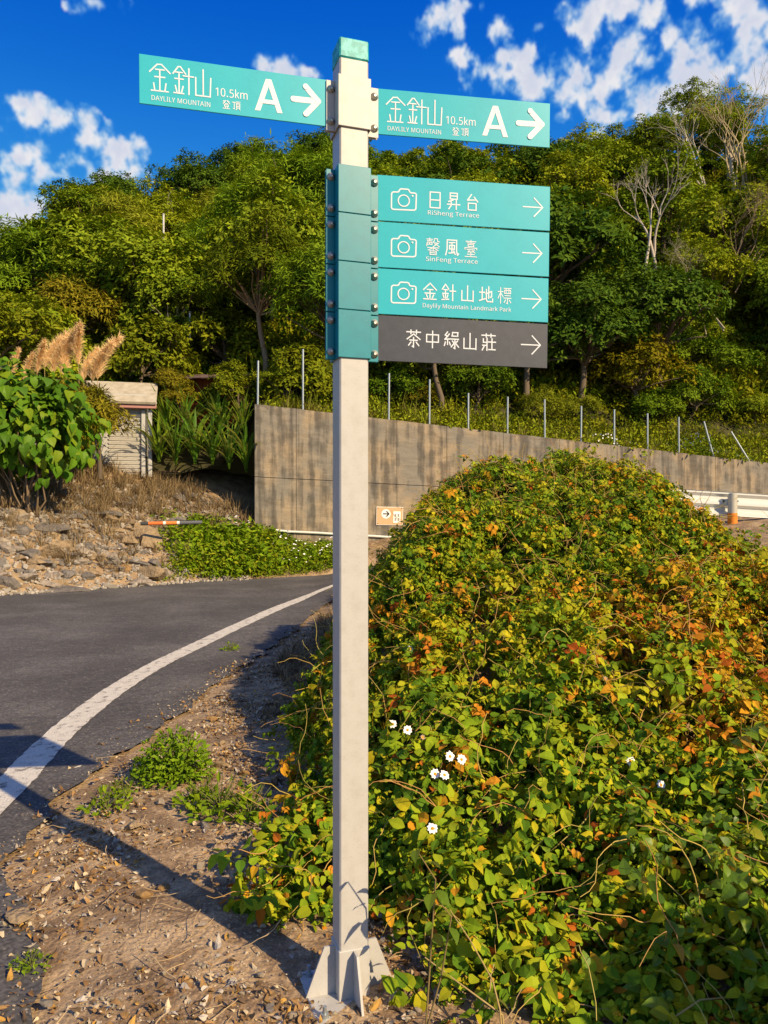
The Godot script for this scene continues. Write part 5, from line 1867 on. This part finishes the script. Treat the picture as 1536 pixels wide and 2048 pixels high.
func panel_box(L: float, h: float, thick := 0.005) -> ArrayMesh:
	var b := MB.new()
	b.box(Vector3(L * 0.5, 0, 0), Vector3(L, h, thick), Basis.IDENTITY, 0.0012)
	return b.mesh()

func arrow_thin(parent: Node3D, L: float, h: float, z: float, m: Material) -> void:
	var b := MB.new()
	var c := func(x: float, y: float) -> Vector2:
		var top := 75.0 + (x - 380.0) * 0.0709
		return Vector2((x - 380.0) / 1086.0 * L, h * 0.5 - (y - top) / 288.0 * h)
	stroke(b, [c.call(1292, 281), c.call(1416, 289)], 0.0042, z)
	stroke(b, [c.call(1363, 226), c.call(1418, 288), c.call(1363, 346)], 0.0042, z + 0.0003, 0.9)
	put("arrow", b.mesh(), m, parent)

func camera_icon(parent: Node3D, L: float, h: float, z: float, m: Material) -> void:
	var b := MB.new()
	var c := func(x: float, y: float) -> Vector2:
		var top := 75.0 + (x - 380.0) * 0.0709
		return Vector2((x - 380.0) / 1086.0 * L, h * 0.5 - (y - top) / 288.0 * h)
	var o := []
	for p in [[470, 197], [474, 189], [482, 185], [508, 186], [514, 182], [520, 171], [528, 166], [568, 169], [576, 173], [582, 186], [588, 191], [612, 193], [619, 197], [622, 205], [620, 290], [616, 298], [607, 301], [482, 295], [474, 291], [470, 284]]: o.append(c.call(p[0], p[1]))
	stroke(b, o, 0.0048, z, 0.6, true)
	var ctr: Vector2 = c.call(545, 241)
	var ring := []
	for k in 28: ring.append(ctr + Vector2(cos(TAU * k / 28), sin(TAU * k / 28)) * 0.0195)
	stroke(b, ring, 0.0042, z + 0.0004, 0.3, true)
	var dt: Vector2 = c.call(599, 211)
	disc(b, Vector3(dt.x, dt.y, z + 0.0008), 0.0034, 10)
	put("camera_icon", b.mesh(), m, parent)

func bolt_part(parent: Node3D, at: Vector3, m: Material) -> void:
	var b := MB.new()
	b.tube(PackedVector3Array([at, at + Vector3(0, 0, 0.0025), at + Vector3(0, 0, 0.0026), at + Vector3(0, 0, 0.008), at + Vector3(0, 0, 0.0105), at + Vector3(0, 0, 0.0112)]), PackedFloat32Array([0.0135, 0.0135, 0.0112, 0.0105, 0.0075, 0.0045]), 14)
	put("bolt", b.mesh(), m, parent)

func clamp_mesh(h: float, front: bool) -> ArrayMesh:
	var b := MB.new()
	var t := 0.004
	var s := 1.0 if front else -1.0
	b.box(Vector3(0, 0, s * 0.055), Vector3(0.114, h, t), Basis.IDENTITY, 0.0015)
	b.box(Vector3(-0.055, 0, s * 0.0285), Vector3(t, h, 0.049), Basis.IDENTITY, 0.0)
	b.box(Vector3(0.055, 0, s * 0.0285), Vector3(t, h, 0.049), Basis.IDENTITY, 0.0)
	b.box(Vector3(-0.0715, 0, s * 0.006), Vector3(0.029, h - 0.001, t), Basis.IDENTITY, 0.001)
	b.box(Vector3(0.0775, 0, s * 0.006), Vector3(0.041, h - 0.001, t), Basis.IDENTITY, 0.001)
	return b.mesh()

func build_signpost() -> void:
	var root := thing("fingerpost", "tall cream square fingerpost with teal direction panels standing beside the road", "signpost", Vector3(-0.115, 0.0, -2.64), deg_to_rad(18.0))
	var white: Material = mats.white
	var tealn := ramp_tex(256, 0.03, 91, [[0.0, Color(0.0, 0.45, 0.50)], [0.5, Color(0.0, 0.48, 0.53)], [1.0, Color(0.0, 0.50, 0.55)]], 0.03, 0.0008, Color(0.75, 0.8, 0.8))
	var teal := tri_mat(tealn, 2.0, 0.38)
	teal.uv1_world_triplanar = false
	var panel_t := ramp_tex(512, 0.01, 92, [[0.0, Color(0.15, 0.645, 0.70)], [0.5, Color(0.17, 0.67, 0.725)], [1.0, Color(0.18, 0.68, 0.735)]], 0.02, 0.0005, Color(0.35, 0.42, 0.36))
	var pmat := tri_mat(panel_t, 1.2, 0.35)
	pmat.uv1_world_triplanar = false
	var grey_t := ramp_tex(256, 0.05, 93, [[0.0, Color(0.18, 0.195, 0.235)], [1.0, Color(0.24, 0.255, 0.295)]], 0.14)
	var gmat := tri_mat(grey_t, 2.0, 0.5)
	gmat.uv1_world_triplanar = false
	var ink := mat(Color(0.82, 0.84, 0.86), 0.45)
	var boltm := mat(Color(0.78, 0.76, 0.72), 0.4, 0.15)
	# post
	var b := MB.new()
	b.box(Vector3(0, 1.58, 0), Vector3(0.10, 3.16, 0.10), Basis.IDENTITY, 0.005)
	put("post", b.mesh(), white, root)
	b = MB.new()
	b.box(Vector3(0, 3.1925, 0), Vector3(0.103, 0.069, 0.103), Basis.IDENTITY, 0.005)
	var capt := ramp_tex(256, 0.02, 94, [[0.0, Color(0.05, 0.52, 0.52)], [0.48, Color(0.10, 0.60, 0.60)], [0.55, Color(0.30, 0.72, 0.70)], [1.0, Color(0.34, 0.75, 0.73)]], 0.05)
	var capm := tri_mat(capt, 5.0, 0.45)
	capm.uv1_world_triplanar = false
	put("cap", b.mesh(), capm, root)
	# foot: sleeve, fins, base plate, anchor bolts
	b = MB.new()
	b.box(Vector3(0, 0.09, 0), Vector3(0.108, 0.17, 0.108), Basis.IDENTITY, 0.002)
	put("sleeve", b.mesh(), white, root)
	for k in 4:
		b = MB.new()
		var pr := [Vector2(0.0545, 0.172), Vector2(0.092, 0.172), Vector2(0.155, 0.012), Vector2(0.0545, 0.012)]
		var bs := Basis(Vector3.UP, PI * 0.5 * k)
		for s in [-1.0, 1.0]:
			var q := []
			for p in pr: q.append(bs * Vector3(p.x, p.y, s * 0.004))
			if s > 0: b.quad(q[0], q[1], q[2], q[3])
			else: b.quad(q[3], q[2], q[1], q[0])
		for j in 4:
			var p0: Vector2 = pr[j]
			var p1: Vector2 = pr[(j + 1) % 4]
			b.quad(bs * Vector3(p0.x, p0.y, -0.004), bs * Vector3(p1.x, p1.y, -0.004), bs * Vector3(p1.x, p1.y, 0.004), bs * Vector3(p0.x, p0.y, 0.004))
		put("fin", b.mesh(), white, root)
	b = MB.new()
	b.box(Vector3(0, 0.002, 0), Vector3(0.30, 0.02, 0.30), Basis.IDENTITY, 0.003)
	put("base_plate", b.mesh(), white, root)
	for q in [[-1, -1], [1, -1], [-1, 1], [1, 1]]:
		b = MB.new()
		var o := Vector3(q[0] * 0.118, 0.012, q[1] * 0.118)
		b.tube(PackedVector3Array([o, o + Vector3(0, 0.014, 0)]), PackedFloat32Array([0.014, 0.014]), 6)
		b.tube(PackedVector3Array([o, o + Vector3(0, 0.036, 0)]), PackedFloat32Array([0.007, 0.007]), 8)
		put("anchor_bolt", b.mesh(), mats.galv, root)
	# white clamp and the two upper panels
	var ph := 0.158
	var yA := 3.018
	for f in [true, false]:
		var cl := put("clamp", clamp_mesh(0.172, f), white, root)
		cl.position.y = yA - 0.006
		if f:
			for q in [[-0.0705, 0.055], [-0.0705, -0.054], [0.0835, 0.055], [0.0835, -0.054]]: bolt_part(cl, Vector3(q[0], q[1], 0.008), boltm)
	for side in [0, 1]:
		var L := 0.605 if side == 0 else 0.622
		var pn := put("sign_panel", panel_box(L, ph), pmat, root)
		if side == 0:
			pn.rotation.y = deg_to_rad(-3.0)
			pn.rotation.z = deg_to_rad(0.4)
			pn.position = Vector3(-0.083, yA + 0.003, 0) - pn.basis.x * L
		else:
			pn.position = Vector3(0.094, yA + 0.004, 0.0)
			pn.rotation.y = deg_to_rad(-10.0)
			pn.rotation.z = deg_to_rad(-0.6)
		main_print(pn, L, ph, 0.0032, ink)
		tag(pn, "teal panel with a large white A and arrow, left of the post" if side == 0 else "teal panel with a large white A and arrow, right of the post", "")
	# teal clamps and the four lower panels
	var rows := [["日昇台", "RiSheng Terrace"], ["馨風臺", "SinFeng Terrace"], ["金針山地標", "Daylily Mountain Landmark Park"], ["茶中綠山莊", ""]]
	for k in 4:
		var y := 2.7225 - 0.1612 * k
		for f in [true, false]:
			var cl := put("clamp", clamp_mesh(0.159, f), teal, root)
			cl.position.y = y - 0.004
			if f:
				for q in [[-0.0705, 0.053], [-0.0705, -0.053], [0.0835, 0.053], [0.0835, -0.053]]: bolt_part(cl, Vector3(q[0], q[1], 0.008), boltm)
		var L := 0.622 - 0.002 * k
		var pn := put("sign_panel", panel_box(L, 0.1575 if k < 3 else 0.158), gmat if k == 3 else pmat, root)
		pn.position = Vector3(0.094, y + 0.002, 0.0)
		pn.rotation.y = deg_to_rad(-10.0 + 0.25 * k)
		pn.rotation.z = deg_to_rad(-0.5 - 0.12 * k)
		tag(pn, ["teal panel with a camera symbol, uppermost of the stacked panels", "teal panel with a camera symbol, second of the stacked panels", "teal panel with a camera symbol and five large characters", "dark grey panel with five white characters"][k], "")
		var z := 0.0032
		if k < 3: camera_icon(pn, L, 0.158, z, ink)
		arrow_thin(pn, L, 0.158, z, ink)
		b = MB.new()
		var txt: String = rows[k][0]
		var x0: float = [0.289, 0.279, 0.262, 0.166][k] * L
		var x1: float = [0.583, 0.578, 0.778, 0.690][k] * L
		var n := txt.length()
		var cw := 0.0505 if k < 3 else 0.054
		for j in n:
			var gx := lerpf(x0, x1 - cw, float(j) / (n - 1))
			var hh := 0.060 if k != 3 else 0.062
			glyph(b, txt[j], gx, 0.158 * ([0.215, 0.215, 0.245, 0.22][k]), cw, hh, 0.0043 if not (txt[j] in "馨臺標") else 0.0030, z)
		put("characters", b.mesh(), ink, pn)
		if rows[k][1]: text_part(rows[k][1], x0, 0.158 * (0.5 - 0.835), x1 - x0, 0.0205, z, ink, pn)

func main_print(pn: Node3D, L: float, h: float, z: float, ink: Material) -> void:
	var c := func(x: float, y: float) -> Vector2:
		var top := 337.0 + (x - 385.0) * 0.0677
		return Vector2((x - 385.0) / 1079.0 * L, h * 0.5 - (y - top) / 294.0 * h)
	var logo := [[442, 440, 484, 394, 508, 394, 556, 445], [474, 424, 524, 426], [498, 425, 498, 549], [470, 467, 527, 470], [464, 505, 470, 548], [532, 506, 526, 550], [450, 549, 545, 554],
		[570, 442, 600, 399, 612, 399, 642, 442], [584, 432, 624, 434], [604, 433, 604, 555], [580, 470, 629, 473], [583, 512, 592, 552], [627, 514, 617, 554], [574, 555, 631, 559], [626, 452, 686, 456], [659, 406, 659, 563],
		[697, 455, 697, 563, 778, 568, 782, 455], [739, 407, 739, 565]]
	var b := MB.new()
	var n := 0
	for s in logo:
		var pts := []
		for k in s.size() / 2: pts.append(c.call(s[k * 2], s[k * 2 + 1]))
		stroke(b, pts, 0.0043, z + 0.0003 * (n % 3), 0.9)
		n += 1
	put("characters", b.mesh(), ink, pn)
	var p0: Vector2 = c.call(452, 606)
	var p1: Vector2 = c.call(778, 606)
	text_part("DAYLILY MOUNTAIN", p0.x, h * (0.5 - 0.905), p1.x - p0.x, h * 0.10, z, ink, pn)
	p0 = c.call(808, 560); p1 = c.call(992, 560)
	text_part("10.5km", p0.x, h * (0.5 - 0.655), p1.x - p0.x, h * 0.185, z, ink, pn)
	b = MB.new()
	p0 = c.call(847, 577)
	glyph(b, "登", p0.x, h * (0.5 - 0.715), 0.0255, 0.0285, 0.0024, z)
	p0 = c.call(902, 577)
	glyph(b, "頂", p0.x, h * (0.5 - 0.715), 0.0265, 0.0285, 0.0024, z)
	put("characters", b.mesh(), ink, pn)
	# the large A: two legs with a flat top and a bar
	b = MB.new()
	var ax := (1034.0 - 385.0) / 1079.0 * L
	var aw := 163.0 / 1079.0 * L
	var at := h * 0.5 - 0.165 * h
	var ab := h * 0.5 - 0.845 * h
	var pen := 0.0165
	var leg := pen * 1.08
	var tw := 0.0185
	var mid := ax + aw * 0.5
	b.quad(Vector3(ax, ab, z), Vector3(mid - tw * 0.5, at, z), Vector3(mid - tw * 0.5 + leg, at, z), Vector3(ax + leg, ab, z))
	b.quad(Vector3(mid + tw * 0.5 - leg, at, z + 0.0003), Vector3(mid + tw * 0.5, at, z + 0.0003), Vector3(ax + aw, ab, z + 0.0003), Vector3(ax + aw - leg, ab, z + 0.0003))
	var by := lerpf(ab, at, 0.30)
	b.quad(Vector3(ax + aw * 0.21, by - pen * 0.42, z + 0.0006), Vector3(ax + aw * 0.23, by + pen * 0.42, z + 0.0006), Vector3(ax + aw * 0.77, by + pen * 0.42, z + 0.0006), Vector3(ax + aw * 0.79, by - pen * 0.42, z + 0.0006))
	put("letter", b.mesh(), ink, pn)
	# bold round-ended arrow
	b = MB.new()
	var a0: Vector2 = c.call(1262, 545)
	var a1: Vector2 = c.call(1412, 551)
	var a2: Vector2 = c.call(1337, 464)
	var a3: Vector2 = c.call(1337, 634)
	var pw := 0.0195
	stroke(b, [a0, a1 - Vector2(0.004, 0)], pw, z, 0.0)
	stroke(b, [a2, a1], pw, z + 0.0003, 0.0)
	stroke(b, [a1, a3], pw, z + 0.0006, 0.0)
	var zz := z + 0.0009
	for q in [a0, a1, a2, a3]:
		disc(b, Vector3(q.x, q.y, zz), pw * 0.5, 16)
		zz += 0.0003
	put("arrow", b.mesh(), ink, pn)

# a leafy shoot growing up in front of the mound; the sun throws its shadow on the post
func build_shoot() -> void:
	var at := Vector3(0.13, 0.0, -2.43)
	var t := thing("vine_shoot", "upright leafy vine shoot growing just right of the post base", "plant", at)
	var lm := [leaf_mesh(0.07, 0.045, 0.2, 0.3, true), leaf_mesh(0.065, 0.04, 0.3, 0.4, false)]
	var ms := []
	for q in [Color(0.10, 0.18, 0.012), Color(0.20, 0.24, 0.014), Color(0.07, 0.14, 0.010)]:
		var m := vmat(0.5, Color(0.7, 0.7, 0.3), 0.25)
		m.vertex_color_use_as_albedo = false
		m.albedo_color = q.linear_to_srgb()
		ms.append(m)
	for st in [[Vector3(0.02, 0.30, 0.0), Vector3(0.03, 0.5, 0.03), Vector3(-0.03, 0.60, 0.05)], [Vector3(0.05, 0.2, 0.02), Vector3(0.08, 0.38, 0.02), Vector3(0.02, 0.46, 0.04)]]:
		var b := MB.new()
		b.tube(PackedVector3Array([Vector3.ZERO, st[0], st[1], st[2]]), PackedFloat32Array([0.0035, 0.003, 0.0025, 0.0015]), 5, Color(0.22, 0.16, 0.06), false)
		put("stem", b.mesh(), mats.bark, t)
		for k in 7:
			var u := 0.35 + 0.65 * k / 6.0
			var p: Vector3 = st[0].lerp(st[1], (u - 0.35) / 0.4) if u < 0.75 else st[1].lerp(st[2], (u - 0.75) / 0.25)
			var a := k * 2.4 + rr(-0.3, 0.3)
			var o := put("leaf", lm[k % 2], ms[rng.randi() % 3], t)
			o.transform = Transform3D(leaf_basis(Vector3(cos(a), -0.1, sin(a)).normalized(), (Vector3.UP + rdir() * 0.5).normalized()).scaled(Vector3.ONE * rr(0.6, 1.1)), p)
